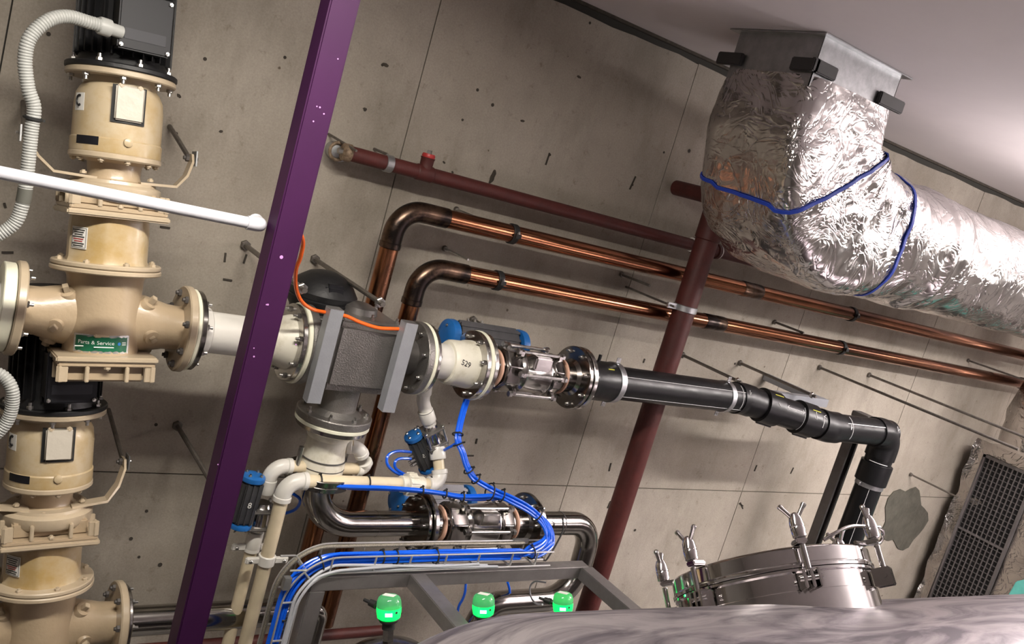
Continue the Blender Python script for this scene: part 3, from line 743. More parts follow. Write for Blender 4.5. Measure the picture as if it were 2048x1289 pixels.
# spool below: gasket, ring, pvc reducer
lo = thing('reducer_spool', 'white plastic reducer spool hanging below the square valve', 'pipe', V((XC, YL, zf-.1)))
obj('gasket', M().disc(V((XC, YL, zf-.0265)), -Z, 0, .013, .126, .05, 56), 'gasket_white', lo)
obj('backing_ring', M().disc(V((XC, YL, zf-.040)), -Z, 0, .016, .119, .05, 56), 'steel', lo)
z2 = zf-.056
obj('hub', M().lathe(V((XC, YL, z2)), -Z, [(0, .085), (.016, .082), (.03, .074), (.036, .072)], 40), 'hub_white', lo)
obj('tee_body', M().lathe(V((XC, YL, z2-.03)), -Z, [(0, .068), (.02, .068), (.05, .069), (.09, .078), (.125, .078)], 40), 'hub_white', lo)
for k in (0, 1): obj('strap_line', M().disc(V((XC, YL, z2-.105-k*.03)), -Z, 0, .003, .0795, .07, 40, .0005), 'tape_dark', lo)
obj('side_boss', M().lathe(V((XC+.05, YL-.01, z2-.055)), (X-Y*.25), [(0, .026), (.03, .025)], 20), 'hub_white', lo)
zq = z2-.155
obj('lower_ring', M().disc(V((XC, YL, zq)), -Z, 0, .02, .113, .05, 56), 'steel_dark', lo)
obj('stud', M().cyl(V((XC-.098, YL-.03, zq-.03)), V((XC-.098, YL-.03, zq+.09)), .0085, 10), 'bolt_steel', lo)
obj('stud', M().cyl(V((XC+.098, YL+.03, zq-.03)), V((XC+.098, YL+.03, zq+.07)), .0085, 10), 'bolt_steel', lo)
obj('outlet_flange', M().disc(V((XC, YL, zq-.022)), -Z, 0, .018, .112, .04, 56), 'steel_dark', lo)

# gray strut channels clamping the valve
def channel(name, a, b, wv, dv, m, par, lip=True):
    """open channel: closed web towards wv x dv side; wv half width, dv full depth"""
    obj(name, M().box((a+b)/2, (b-a)/2, wv, dv*.5), m, par, bevel=.0015)
for (px, py, py2, px2, lab) in [(673, 621, 808, 630, 'left gray strut channel clamped across the square valve'), (824, 649, 826, 778, 'right gray strut channel clamped across the square valve')]:
    top = at(px, py, .585); bot = at(px2, py2, .585); xm = (top.x+bot.x)/2
    a, b = V((xm, top.y+.02, bot.z)), V((xm, top.y+.02, top.z))
    t = thing('strut_channel', lab, 'strut', a)
    ch = M()
    ch.bx(V((xm-.0225, a.y-.02, a.z)), V((xm+.0225, a.y-.0165, b.z)))
    for s in (-1, 1):
        ch.bx(V((xm+s*.0225-.00175-s*.00175, a.y-.0165, a.z)), V((xm+s*.0225+.00175-s*.00175, a.y+.021, b.z)))
        ch.bx(V((xm+s*.016-.005, a.y+.0185, a.z)), V((xm+s*.016+.005, a.y+.021, b.z)))
    obj('channel', ch, 'strut_gray', t, bevel=.0008)
    obj('end_cap', M().bx(V((xm-.0215, a.y-.0195, b.z-.001)), V((xm+.0215, a.y+.0205, b.z+.002))), 'zinc', t)
    inst('bolt', BOLT, t, V((xm, a.y+.03, b.z-.03)), Y)

# ================================================================== RIGHT OF THE VALVE: small flange, white pipe, hub
s3 = thing('pipe_spool', 'short white plastic spool with marked hub right of the square valve', 'pipe', pt_(xo))
flange(s3, xo+.001, 1, .012, .127, .05, 'gasket_white', 'gasket')
flange(s3, xo+.014, 1, .014, .124, .05, 'steel', 'backing_ring')
bolts(s3, pt_(xo+.028), X, .103, 8, BOLT_H, pi/8)
obj('hub', M().lathe(pt_(xo+.028), X, [(0, .078), (.012, .077), (.026, .070), (.03, .064)], 40), 'pvc_white', s3)
xh = xs(895); xg = xs(936)
obj('pipe', M().cyl(pt_(xo+.04), pt_(xh+.02), .0625, 40), 'pvc_white', s3)
hb = obj('marked_hub', M().lathe(pt_(xh), X, [(-.008, .074), (0, .080), (.012, .081), (.05, .082), (.06, .086), (xg-xh, .088)], 44), 'hub_white', s3)
def onpipe(x0, phi0, r): # phi from the front (-Y) towards the top
    return lambda u, v_, w_=0: V((x0+u, YL-cos(phi0+v_/r)*(r+w_), ZM+sin(phi0+v_/r)*(r+w_)))
pl = onpipe(xs(907), rad(16), .0828)
text('marker_writing', '529', .027, 'ink', hb, lambda x, y, z: pl(x*cos(-.25)-y*sin(-.25), x*sin(-.25)+y*cos(-.25), .001))
flange(s3, xg, 1, .018, .125, .05, 'steel', 'backing_ring')
bolts(s3, pt_(xg), -X, .104, 8, BOLT, pi/8)
flange(s3, xg+.019, 1, .014, .127, .05, 'gasket_white', 'gasket')

# ================================================================== BALL VALVES
def ball_valve(x0, x1, z, label, g0, g1):
    """three piece flanged ball valve from flange face x0 to x1"""
    t = thing('ball_valve', label, 'valve', pt_(x0, z))
    L_ = x1-x0
    P = lambda x: pt_(x, z)
    flange(t, x0, 1, .018, .124, .03, 'steel', 'flange', z)
    bolts(t, P(x0+.018), X, .104, 8, BOLT, pi/8)
    obj('inlet_neck', M().lathe(P(x0+.016), X, [(0, .075), (.015, .06), (L_*.2, .06)], 36), 'steel_dark', t)
    gk = obj('gasket', M().disc(P(x0+L_*.15), X, 0, .010, .072, .05, 40), 'gasket_peach', t)
    obj('hex_end', M().lathe(P(x0+L_*.19), X, [(0, .078), (.006, .084), (L_*.14, .084), (L_*.16, .078)], 8, ph=pi/8), 'steel_dark', t, bevel=.003)
    obj('body', M().lathe(P(x0+L_*.36), X, [(-.01, .07), (0, .081), (.01, .084), (.022, .078), (L_*.28-.02, .078), (L_*.28-.008, .084), (L_*.28, .083), (L_*.28+.01, .07)], 48), 'steel', t)
    obj('body_pad', M().bx(P(x0+L_*.43)+V((-.0, -.085, .03)), P(x0+L_*.60)+V((0, -.03, .082))), 'steel', t, bevel=.006)
    obj('outlet_end', M().lathe(P(x0+L_*.66), X, [(0, .078), (.006, .084), (L_*.10, .084), (L_*.12, .078)], 8, ph=pi/8), 'steel_dark', t, bevel=.003)
    obj('outlet_neck', M().lathe(P(x0+L_*.76), X, [(0, .06), (L_*.24-.03, .06), (L_*.24-.014, .078)], 36), 'steel_dark', t)
    obj('gasket', M().disc(P(x0+L_*.82), X, 0, .010, .070, .05, 40), 'gasket_peach', t)
    flange(t, x1-.018, 1, .018, .124, .03, 'steel_dark', 'flange', z)
    bolts(t, P(x1-.018), -X, .104, 8, BOLT, pi/8)
    for k, a_ in enumerate((62, 8, -50, -110, 125, 180)):
        o = V((0, -cos(rad(a_))*.098, sin(rad(a_))*.098))
        tr = obj('tie_bolt', M().cyl(P(x0+L_*.30)+o, P(x0+L_*.76)+o, .0068, 10), 'bolt_steel', t)
        for xx, s in ((x0+L_*.34, -1), (x0+L_*.70, 1)):
            obj('lug', M().lathe(P(xx)+o*.93, X*s, [(0, .016), (.014, .016)], 6), 'steel', tr)
            obj('nut', M().hexa(P(xx)+o+X*(s*.014), X*s, .0125, .013), 'bolt_steel', tr)
    return t
xb0, xb1 = xg+.034, xs(1146)
bv = ball_valve(xb0, xb1, ZM, 'stainless ball valve on the upper line left of the black pipe', 0, 0)

# ================================================================== BLACK PIPE
bk = thing('black_pipe', 'thick black plastic pipe with chalk marks, bends and couplings leading down at right', 'pipe', pt_(xb1))
flange(bk, xb1+.006, 1, .020, .124, .05, 'steel', 'flange')
bolts(bk, pt_(xb1+.026), X, .104, 8, BOLT, pi/8)
x2, x3 = xs(1222), xs(1468); RB = .069
obj('flange_adapter', M().lathe(pt_(xb1+.026), X, [(0, .085), (.05, .083), (.054, .0805), (x2-xb1-.032, .0805), (x2-xb1-.028, .076)], 44), 'hdpe', bk)
for k in (0, 1): obj('weld_terminal', M().cyl(pt_(xb1+.055+.05*k)+Z*.075, pt_(xb1+.055+.05*k)+Z*.107, .007, 10), 'hdpe', bk)
A0 = pt_(x3); 
B1 = at(1655, 853, .545); B0 = pt_(xs(1483)); E2 = at(1776, 868, .545); E2 = V((E2.x, B1.y, (E2.z+B1.z)/2)); B1 = V((B1.x, B1.y, E2.z))
J = (B1-B0).normalized()
obj('pipe', M().cyl(pt_(x2-.01), A0, RB, 44), 'hdpe', bk)
def bend(a, b, c, r, rad_, l, name='elbow'):
    pts = fillet([b+(a-b).normalized()*l, b, b+(c-b).normalized()*l], r, 10)
    return obj(name, M().tube(pts, rad_, 36), 'hdpe', bk)
bend(A0, B0, B1, .12, .0735, .05)
def along(t): return B0.lerp(B1, t)
obj('jog_pipe', M().cyl(B0, B1, RB, 40), 'hdpe', bk)
for t0, t1 in ((.20, .38), (.62, .80)):
    obj('coupling', M().lathe(along(t0), J, [(0, .072), (.003, .0815), ((along(t1)-along(t0)).length-.003, .0815), ((along(t1)-along(t0)).length, .072)], 40), 'hdpe', bk)
    c = along((t0+t1)/2); obj('coupling_seam', M().box(c+V((0, -.01, -.082)), J*.045, Z*.006, J.cross(Z)*.006), 'hdpe', bk, bevel=.002)
bend(B0, B1, E2, .10, .0765, .062)
obj('level_pipe', M().cyl(B1, E2, RB, 40), 'hdpe', bk)
EB = V((E2.x, E2.y, .5))
bend(B1, E2, EB, .085, .0765, .135)
obj('down_pipe', M().cyl(E2-Z*.10, EB, RB, 40), 'hdpe', bk)
zc_ = E2.z-.165
obj('coupling', M().lathe(V((E2.x, E2.y, zc_)), -Z, [(0, .072), (.003, .0815), (.11, .0815), (.113, .072)], 40), 'hdpe', bk)
for k in (0, 1): obj('weld_terminal', M().cyl(V((E2.x+.07, E2.y, zc_-.02-.07*k)), V((E2.x+.115, E2.y-.02, zc_-.02-.07*k)), .008, 10), 'hdpe', bk)
def hoseclamp(c, ax, r, par, m='zinc', up_=Z, both=True):
    hc = obj('hose_clamp', M().disc(c, ax, -.014, .014, r+.0035, r-.002, 40, .001), m, par)
    for s in ((1, -1) if both else (1,)):
        d = up_*s
        obj('clamp_ear', M().box(c+d*(r+.016), ax.normalized()*.010, d*.010, ax.cross(d).normalized()*.002), m, hc)
        inst('bolt', BOLT_S, hc, c+d*(r+.018)+ax.cross(d).normalized()*.004*s, ax.cross(d)*-1 if s > 0 else ax.cross(d))
hoseclamp(pt_(x2), X, .0805, bk, up_=V((0, -.05, 1)).normalized())
hoseclamp(pt_(xs(1446)), X, RB, bk, up_=V((0, -.05, 1)).normalized())
cd = V((E2.x, E2.y, at(1738, 968, .545).z)); hoseclamp(cd, Z, RB, bk, up_=-X, both=False)
# chalk marks (drawn on the pipe surface as thin raised strokes)
def onbk(p0, ax, r):
    """u along the axis, angle phi measured from the camera side towards the top"""
    ax = ax.normalized(); f = (EYE-p0); f = (f-ax*f.dot(ax)).normalized(); g = f.cross(ax); 
    if g.z < 0: g = -g
    return lambda u, phi: p0+ax*u+(f*cos(phi)+g*sin(phi))*r
def stroke(fn, pts, m='chalk', w_=.0016):
    obj('chalk_mark' if m == 'chalk' else 'paint_mark', M().tube([fn(u, rad(p)) for u, p in pts], w_, 5), m, bk)
fa = onbk(pt_(x2+.02), X, RB+.0003); LL = x3-x2
stroke(fa, [(LL*k/12, 24) for k in range(13)], w_=.0011)
stroke(fa, [(LL*k/12, -50) for k in range(13)], w_=.0009)
fj = onbk(B0, J, RB+.0003); fjc = onbk(B0, J, .0822); LJ = (B1-B0).length
stroke(fj, [(LJ*(.40+.2*k/6), 25) for k in range(7)]); stroke(fj, [(LJ*.39, -20+9*k) for k in range(9)]); stroke(fj, [(LJ*.61, -60+12*k) for k in range(10)], w_=.0012)
stroke(fj, [(LJ*.42, 33), (LJ*.40, 25), (LJ*.42, 18)]); stroke(fj, [(LJ*.58, 33), (LJ*.60, 25), (LJ*.58, 18)])
stroke(fjc, [(LJ*.28, 25), (LJ*.30, 15), (LJ*.285, 20)]); stroke(fjc, [(LJ*.26+.01*k, 55) for k in range(6)], 'yellow_mark')
stroke(fjc, [(LJ*.68+.01*k, 42) for k in range(6)], 'yellow_mark'); stroke(fjc, [(LJ*.715, 38), (LJ*.715, 24), (LJ*.725, 12), (LJ*.70, 15)])
stroke(fj, [(LJ*.83, -10+10*k) for k in range(6)]); stroke(fj, [(LJ*.86, 46), (LJ*.835, 38), (LJ*.86, 30)])
fl = onbk(B1, E2-B1, RB+.0003); L2 = (E2-B1).length
stroke(fl, [(.04+(L2-.17)*k/6, 22) for k in range(7)]); stroke(fl, [(L2-.125, -30+11*k) for k in range(9)], w_=.0013)
stroke(fl, [(-.03+.16*0+.0, 8), (.0, -8), (.008, 6)]); 
fe = onbk(B1, E2-B1, .0772); stroke(fe, [(.085, 16), (.082, -2), (.09, 8)]); stroke(fe, [(.10, -40+10*k) for k in range(10)], w_=.0012); stroke(fe, [(L2-.03, 30), (L2-.035, 12), (L2-.02, 20)])
stroke(onbk(A0, X, .0742), [(.03, 34), (.025, 15), (.035, 26)]); stroke(onbk(A0, X, .0742), [(-.02, -40+10*k) for k in range(10)], w_=.0012)
fd = onbk(E2-Z*.28, -Z, RB+.0003); stroke(fd, [(.0+.15*k, 8) for k in range(10)], w_=.0011)
stroke(onbk(V((E2.x, E2.y, zc_+.004)), -Z, .0785), [(-.006, -30+10*k) for k in range(8)], w_=.0016)
stroke(onbk(pt_(xb1), X, .0812), [(.125+.006*k, 38) for k in range(6)], 'yellow_mark', .002)
text('marker_writing', '1.0', .026, 'label_gray', bk, lambda x, y, z: onpipe(xs(1212), rad(-40), .081)(x, y, .0004))

# strut posts on the wall at right
sa, sb = at(1722, 872, .36), at(1585, 1100, .30)
def strut_up(px, py, d, ztop, zbot, label, m='strut_dark', wx=.0225, dep=.04):
    p = at(px, py, d); t = thing('strut_channel', label, 'strut', V((p.x, D-d, zbot)))
    ch = M(); a, b = V((p.x, D-d, zbot)), V((p.x, D-d, ztop))
    ch.bx(a+V((-wx, dep-.003, 0)), b+V((wx, dep, 0)))
    for s in (-1, 1):
        ch.bx(a+V((s*wx-.0015-s*.0015, 0, 0)), b+V((s*wx+.0015-s*.0015, dep, 0))); ch.bx(a+V((s*wx*.72-.006, 0, 0)), b+V((s*wx*.72+.006, .0025, 0)))
    obj('channel', ch, m, t, bevel=.0006); return t, p
t_, p_ = strut_up(1668, 1000, .42, at(1742, 842, .42).z, .4, 'dark vertical strut channel behind the black down pipe', wx=.034, dep=.05)
obj('top_fitting', M().bx(V((p_.x-.03, D-.46, at(1742, 842, .42).z)), V((p_.x+.05, D-.36, at(1742, 842, .42).z+.03))), 'strut_dark', t_, bevel=.003)
hs = thing('strut_channel', 'short gray horizontal strut arm behind the jog of the black pipe', 'strut', at(1600, 800, .35))
ha, hb_ = at(1535, 788, .36), at(1642, 806, .36)
obj('channel', M().bx(V((ha.x, D-.40, hb_.z-.012)), V((hb_.x, D-.355, hb_.z+.03))), 'strut_gray', hs, bevel=.002)
obj('wall_foot', M().bx(V((hb_.x-.04, D-.36, hb_.z-.01)), V((hb_.x, D-.0, hb_.z+.028))), 'strut_gray', hs, bevel=.002)

# ================================================================== SECOND LINE (steel)
zS = (at(700, 1045, DL).z+at(1100, 1050, DL).z)/2
def sx_(px): return on(px, 0, DL, zS).x
RS = .047
se = thing('steel_pipe', 'polished steel pipe elbow hanging below the white reducer, turning level to the right', 'pipe', V((XC, YL, zS)))
xf0 = sx_(828)
pe = fillet([V((XC, YL, zq-.03)), V((XC, YL, zS)), V((xf0, YL, zS))], .165, 14)
obj('elbow', M().tube(pe[:16]+[pe[15]+X*.10], RS, 36), 'steel_pipe', se)
obj('pipe', M().cyl(pe[15]+X*.10, V((xf0, YL, zS)), RS-.0003, 36), 'steel_pipe', se)
obj('weld_seam', M().disc(pe[15]+X*.10, X, -.0015, .0015, RS+.001, RS-.003, 36, .0005), 'steel', se)
obj('flange', M().disc(V((xf0, YL, zS)), X, 0, .016, .108, .04, 52), 'steel_dark', se)
bolts(se, V((xf0, YL, zS)), -X, .09, 8, BOLT, pi/8)
xf1 = sx_(1052)
bv2 = ball_valve(xf0+.019, xf1, zS, 'stainless ball valve on the lower steel line behind the blue tubes', 0, 0)
ret = thing('steel_pipe', 'polished steel pipe making a u turn at the right of the lower ball valve', 'pipe', V((xf1, YL, zS)))
obj('flange', M().disc(V((xf1+.004, YL, zS)), X, 0, .018, .108, .04, 52), 'steel', ret)
bolts(ret, V((xf1+.022, YL, zS)), X, .09, 8, BOLT, pi/8)
xt_ = at(1168, 1100, DL).x
pr_ = fillet([V((xf1+.01, YL, zS)), V((xt_, YL, zS)), V((xt_, YL-.02, zS-.345)), V((xt_-.45, YL-.02, zS-.345)), V((xt_-.55, YL-.02, zS-.75))], [.115, .16, .1], 14)
obj('bent_pipe', M().tube(pr_, RS+.002, 36), 'steel_pipe', ret)
obj('weld_seam', M().disc(V((sx_(1118), YL, zS)), X, -.002, .002, RS+.003, RS-.003, 36, .0005), 'tape_dark', ret)
# lower pump outlet
s5 = thing('steel_pipe', 'polished steel outlet pipe of the lower pump passing behind the post and white pipes', 'pipe', V((x0, YL, ZL)))
flange(s5, x0+.001, 1, .012, .115, .04, 'steel', 'flange', ZL)
bolts(s5, pt_(x0+.013, ZL), X, .1, 8, BOLT, pi/8)
xw = on(562, 0, DL, ZL).x
obj('pipe', M().cyl(pt_(x0, ZL), pt_(xw, ZL), .0475, 36), 'steel_pipe', s5)
obj('weld_seam', M().disc(pt_(xw-.06, ZL), X, -.0015, .0015, .0485, .044, 36, .0005), 'steel', s5)
obj('reducer', M().lathe(pt_(xw, ZL), X, [(0, .0475), (.02, .045), (.07, .028), (.11, .026)], 36), 'steel_pipe', s5)
obj('elbow', M().tube(fillet([pt_(xw+.11, ZL), pt_(xw+.155, ZL), pt_(xw+.155, ZL-.6)], .04), .026, 24), 'steel_pipe', s5)
# low red pipe
lr = thing('sprinkler_pipe', 'dark red pipe running level along the very bottom of the picture', 'pipe', at(480, 1284, .15))
pq = at(690, 1268, .15)
obj('pipe', M().cyl(V((.3, D-.15, pq.z)), V((1.9, D-.15, pq.z)), .022, 20), 'red_primer', lr)

# ================================================================== ACTUATORS
def actuator(c, ax, front, L_, w_, dp, label, num=None, tb=True, numsz=.03):
    """rack and pinion actuator: ax long axis, front = side facing the viewer"""
    ax = ax.normalized(); front = (front-ax*front.dot(ax)).normalized(); sd = ax.cross(front)
    t = thing('valve_actuator', label, 'actuator', c-ax*L_/2)
    obj('body', M().box(c, ax*(L_/2), sd*(w_/2), front*(dp/2)), 'actuator', t, bevel=w_*.12)
    for k in (-1, 0, 1): obj('body_rib', M().box(c+sd*(k*w_*.28)+front*(dp/2), ax*(L_*.47), sd*(w_*.045), front*.004), 'actuator', t)
    for s in (-1, 1):
        e = obj('end_cap', M().lathe(c+ax*(s*L_/2), ax*s, [(0, w_*.56), (L_*.03, w_*.58), (L_*.10, w_*.56), (L_*.13, w_*.45), (L_*.135, w_*.2)], 28), 'blue_plastic', t)
        for q in (0, 1, 2, 3):
            a_ = pi/4+q*pi/2; inst('screw', BOLT_S, e, c+ax*(s*L_*.625)+(sd*cos(a_)+front*sin(a_))*w_*.38, ax*s)
    if num: text('marker_writing', num, numsz, 'ink' if dp > .2 else 'paper', t, lambda x, y, z: c+ax*(y)+sd*(-x if True else x)+front*(dp/2+.0045+z))
    if tb:
        for k in (-1, 0, 1): obj('tube_fitting', M().lathe(c+ax*(k*w_*.28-L_*.12)-sd*(w_/2), -sd, [(0, .008), (.016, .008), (.018, .005), (.026, .005)], 8), 'bolt_steel', t)
    return t
acf = -Y
def small_valve(c, ax, label, r=.024):
    t = thing('small_valve', label, 'valve', c)
    ax = ax.normalized(); a, b, _ = frame(ax)
    obj('body', M().lathe(c, ax, [(-.05, r*.9), (-.035, r*1.1), (-.03, r*1.35), (-.02, r*1.2), (.02, r*1.2), (.03, r*1.35), (.035, r*1.1), (.05, r*.9)], 24), 'steel', t)
    for i in (-1, 1):
        obj('end_plate', M().box(c+ax*(i*.03), ax*.005, a*r*1.7, b*r*1.7), 'cast_steel', t, bevel=.004)
    for i in (-1, 1):
        for j in (-1, 1):
            q = a*(i*r*1.4)+b*(j*r*1.4); obj('tie_bolt', M().cyl(c-ax*.045+q, c+ax*.045+q, .0045, 8), 'bolt_steel', t)
            inst('nut', BOLT_S, t, c+ax*.035+q, ax); inst('nut', BOLT_S, t, c-ax*.035+q, -ax)
    return t
# upper small valve with actuator, right of the square valve
a5, b5 = at(825, 868, .40), at(858, 940, .40)
ax5 = (a5-b5); actuator((a5+b5)/2, ax5, -Y+X*-.2, ax5.length*.78, .062, .055, 'small blue capped actuator marked 5 beside the white drop pipe', '5', numsz=.022)
v5t, v5b = at(855, 838, DL), at(876, 905, DL)
small_valve((v5t+v5b)/2, v5t-v5b, 'small stainless valve on the white drop pipe, beside the actuator marked 5')
a2, b2 = at(508, 950, .46), at(478, 1055, .46)
ax2 = (a2-b2); actuator((a2+b2)/2, ax2, -Y, ax2.length*.80, .068, .06, 'small blue capped actuator marked 8 beside the purple post', '8', numsz=.028)
# big ones
for (l_, r2_, d_, lab, n_, zz) in [((893, 676), (1040, 690), .26, 'large blue ended actuator marked 3 behind the upper ball valve', '3', None), ((795, 1000), (935, 1003), .24, 'large blue ended actuator behind the lower ball valve and tubes', None, None)]:
    pa, pb = at(*l_, d_), at(*r2_, d_); z_ = (pa.z+pb.z)/2
    pa = V((pa.x, pa.y, z_)); pb = V((pb.x, pb.y, z_))
    actuator((pa+pb)/2, pb-pa, -Y*.8+Z*.6, (pb-pa).length*.86, .115, .10, lab, None, True)
pc = at(966, 672, .33)
text('marker_writing', '3', .036, 'ink', [o for o in bpy.data.objects if o.get('label', '').startswith('large blue ended actuator marked 3')][0], flat(pc, X, Z*.8+Y*.6))

# ================================================================== PLASTIC PIPES
def pvc_elbow(par, a, b, c, r, R=.035, L_=.055, m='pvc_white'):
    pts = fillet([b+(a-b).normalized()*L_, b, b+(c-b).normalized()*L_], R, 8)
    e = obj('elbow', M().tube(pts, r*1.14, 28), m, par)
    for q in (a, c):
        d = (q-b).normalized(); obj('socket_rim', M().lathe(b+d*(L_-.012), d, [(0, r*1.14), (.002, r*1.24), (.016, r*1.24), (.018, r*1.05)], 28), m, e)
    return e
def sleeve(par, c, ax, l, r, m='pvc_white', name='socket'): return obj(name, M().lathe(c-ax.normalized()*l/2, ax, [(0, r*.95), (.003, r), (l-.003, r), (l, r*.95)], 28), m, par)
rP = .0205
# pipe A (behind), from the reducer side boss
dA = .44
A1 = at(545, 932, dA); A2 = at(738, 930, dA); A2 = V((A2.x, A1.y, A1.z))
pA = thing('plastic_pipe', 'cream plastic pipe from the white reducer, the rear of the two that turn down left', 'pipe', A1)
S1, S2 = at(694, 893, .44), at(722, 895, .44)
obj('stub', M().tube([V((XC+.05, YL-.01, z2-.055)), S1, at(708, 893, .45)], rP*1.15, 20), 'pvc_cream', pA)
pvc_elbow(pA, S1, at(718, 896, .46), A2, rP, .03, .034)
pvc_elbow(pA, at(718, 896, .46), A2, A1, rP, .03, .036)
obj('level_pipe', M().cyl(A2-X*.03, A1+X*.05, rP, 24), 'pvc_cream', pA)
A3 = V((A1.x, A1.y, at(525, 1000, dA).z)); 
pvc_elbow(pA, A2, A1, A3, rP*1.06, .045, .06)
zA4, zA5 = at(527, 985, dA).z, at(505, 1080, dA).z
obj('nipple', M().cyl(V((A1.x, A1.y, zA4)), A1-Z*.05, rP, 24), 'pvc_cream', pA)
sleeve(pA, V((A1.x, A1.y, zA4+.02)), Z, .045, rP*1.3); sleeve(pA, V((A1.x, A1.y, zA5)), Z, .06, rP*1.3)
small_valve(V((A1.x, A1.y, (zA4+zA5)/2)), Z, 'small stainless valve on the rear cream pipe beside the purple post', .027)
obj('down_pipe', M().cyl(V((A1.x, A1.y, .9)), V((A1.x, A1.y, zA5)), rP, 24), 'pvc_cream', pA)
# pipe B (front)
dB = .50
B_1 = at(573, 962, dB); B_2 = at(886, 958, dB); B_2 = V((B_2.x, B_1.y, B_1.z)); rQ = .0225
pB = thing('plastic_pipe', 'cream plastic pipe with white union, the front of the two that turn down left', 'pipe', B_1)
obj('level_pipe', M().cyl(B_1+X*.055, B_2-X*.04, rQ, 24), 'pvc_cream', pB)
xu = at(826, 957, dB).x; un = V((xu, B_1.y, B_1.z))
uo = obj('union', M().lathe(un, X, [(-.045, rQ*1.05), (-.043, rQ*1.3), (-.022, rQ*1.3), (-.02, rQ*1.7), (.012, rQ*1.75), (.014, rQ*1.35), (.045, rQ*1.3), (.047, rQ*1.05)], 28), 'hub_white', pB)
for k in range(12):
    a_ = 2*pi*k/12; obj('union_rib', M().box(un+V((-.004, cos(a_)*rQ*1.74, sin(a_)*rQ*1.74)), X*.015, V((0, cos(a_), sin(a_)))*.003, V((0, -sin(a_), cos(a_)))*.0025), 'hub_white', uo)
B3 = V((B_1.x, B_1.y, .9))
pvc_elbow(pB, B_2, B_1, B3, rQ*1.06, .05, .065)
obj('down_pipe', M().cyl(B3, B_1-Z*.055, rQ, 24), 'pvc_cream', pB)
U1 = at(874, 900, .44)
pvc_elbow(pB, B_1, B_2, U1, rQ*1.04, .04, .05)
obj('nipple', M().cyl(B_2.lerp(U1, .35), U1, rQ*.9, 24), 'pvc_cream', pB); sleeve(pB, U1.lerp(B_2, .1), (U1-B_2), .045, rQ*1.3)
for q in (at(737, 956, dB), at(640, 955, dB), at(862, 959, dB)): 
    q = V((q.x, B_1.y, B_1.z)); tb = tie(q, X, rQ+.002, rr=.003); obj('cable_tie', tb, 'black_rubber', pB)
# white drop pipe from the outlet flange
pC = thing('plastic_pipe', 'short bent white plastic drop pipe under the right flange of the square valve', 'pipe', at(848, 800, DL))
d0, d1, d2, d3 = at(851, 762, DL), at(846, 803, DL), at(851, 822, DL), at(860, 850, DL)
obj('pipe', M().tube(fillet([d0, d1, d3], .05, 8), .0235, 24), 'pvc_white', pC)
sleeve(pC, d0.lerp(d1, .35), d1-d0, .05, .027); sleeve(pC, d2.lerp(d3, .35), d3-d2, .05, .028)
obj('joint_ring', M().disc(d2.lerp(d3, .0), (d3-d2), -.001, .001, .0285, .02, 24, .0004), 'tape_dark', pC)
# pipe clips
def clip(c, r, label):
    t = thing('pipe_clip', label, 'clip', c-V((0, 0, .02)))
    obj('saddle', M().disc(c, Z, -.017, .017, r+.006, r, 32, .002), 'pvc_white', t)
    for s in (-1, 1):
        obj('clip_ear', M().box(c+V((s*(r+.026), -.004, 0)), X*.024, Y*.006, Z*.012), 'pvc_white', t, bevel=.004)
        inst('screw', BOLT_S, t, c+V((s*(r+.034), -.011, 0)), -Y)
clip(V((A1.x, A1.y, at(500, 1093, dA).z)), rP, 'white plastic clip on the rear cream pipe')
clip(V((B_1.x, B_1.y, at(528, 1120, dB).z)), rQ, 'white plastic clip on the front cream pipe')

# ================================================================== WHITE CONDUIT (front left)
w1, w0 = at(498, 446, .86), at(0, 346, .86); zw = (w1.z+w0.z)/2
wc = thing('conduit', 'white rigid conduit crossing in front of the upper pump to the purple post', 'conduit', V((w1.x, w1.y, zw)))
we = at(524, 452, .86)
obj('pipe', M().cyl(V((-.9, w1.y, zw)), V((w1.x, w1.y, zw)), .0145, 22), 'conduit_white', wc)
obj('elbow', M().tube(fillet([V((w1.x-.005, w1.y, zw)), V((XL-.022, w1.y, zw)), V((XL-.022, w1.y+.05, zw))], .02, 8), .0175, 22), 'conduit_white', wc)
obj('elbow_rim', M().disc(V((XL-.022, w1.y+.05, zw)), Y, -.004, .004, .0195, .01, 22, .001), 'conduit_white', wc)

# ================================================================== CORRUGATED FLEX CONDUITS
def flex(pts, r, label, dark=None):
    sp_ = spline(pts, 14); L_ = 0; out = []; rr = []
    # resample finely
    seg_ = []; acc = [0]
    for a, b in zip(sp_, sp_[1:]): acc.append(acc[-1]+(b-a).length)
    tot = acc[-1]; pitch = .0068; n = int(tot/pitch)*4; j = 0
    for i in range(n+1):
        s = tot*i/n
        while j < len(acc)-2 and acc[j+1] < s: j += 1
        f = (s-acc[j])/max(acc[j+1]-acc[j], 1e-9); out.append(sp_[j].lerp(sp_[j+1], f)); rr.append(r*(1, .985, .86, .985)[i % 4])
    t = thing('flexible_conduit', label, 'conduit', out[-1])
    obj('hose', M().tube(out, rr, 18), 'flex_gray', t, ang=80)
    if dark is not None:
        i = int(n*dark); k = int(.02/(tot/n)); obj('sleeve', M().tube(out[i-k:i+k], r*1.03, 18), 'flex_dark', t)
    return t, out
dF = .56
fx, o1 = flex([at(x, y, d) for x, y, d in [(210, 53, .50), (180, 45, .51), (135, 33, .53), (95, 42, .55), (60, 75, .56), (50, 120, .56), (56, 175, .56), (68, 215, .56), (63, 260, .56), (57, 320, .56), (52, 370, .56), (44, 412, .56), (26, 450, .56), (-25, 482, .56)]], .0165, 'gray corrugated conduit looping from the upper pump motor', .80)
obj('end_fitting', M().lathe(at(197, 50, .50), at(222, 58, .49)-at(197, 50, .50), [(0, .020), (.004, .022), (.028, .022), (.03, .016), (.06, .016)], 20), 'flex_gray', fx)
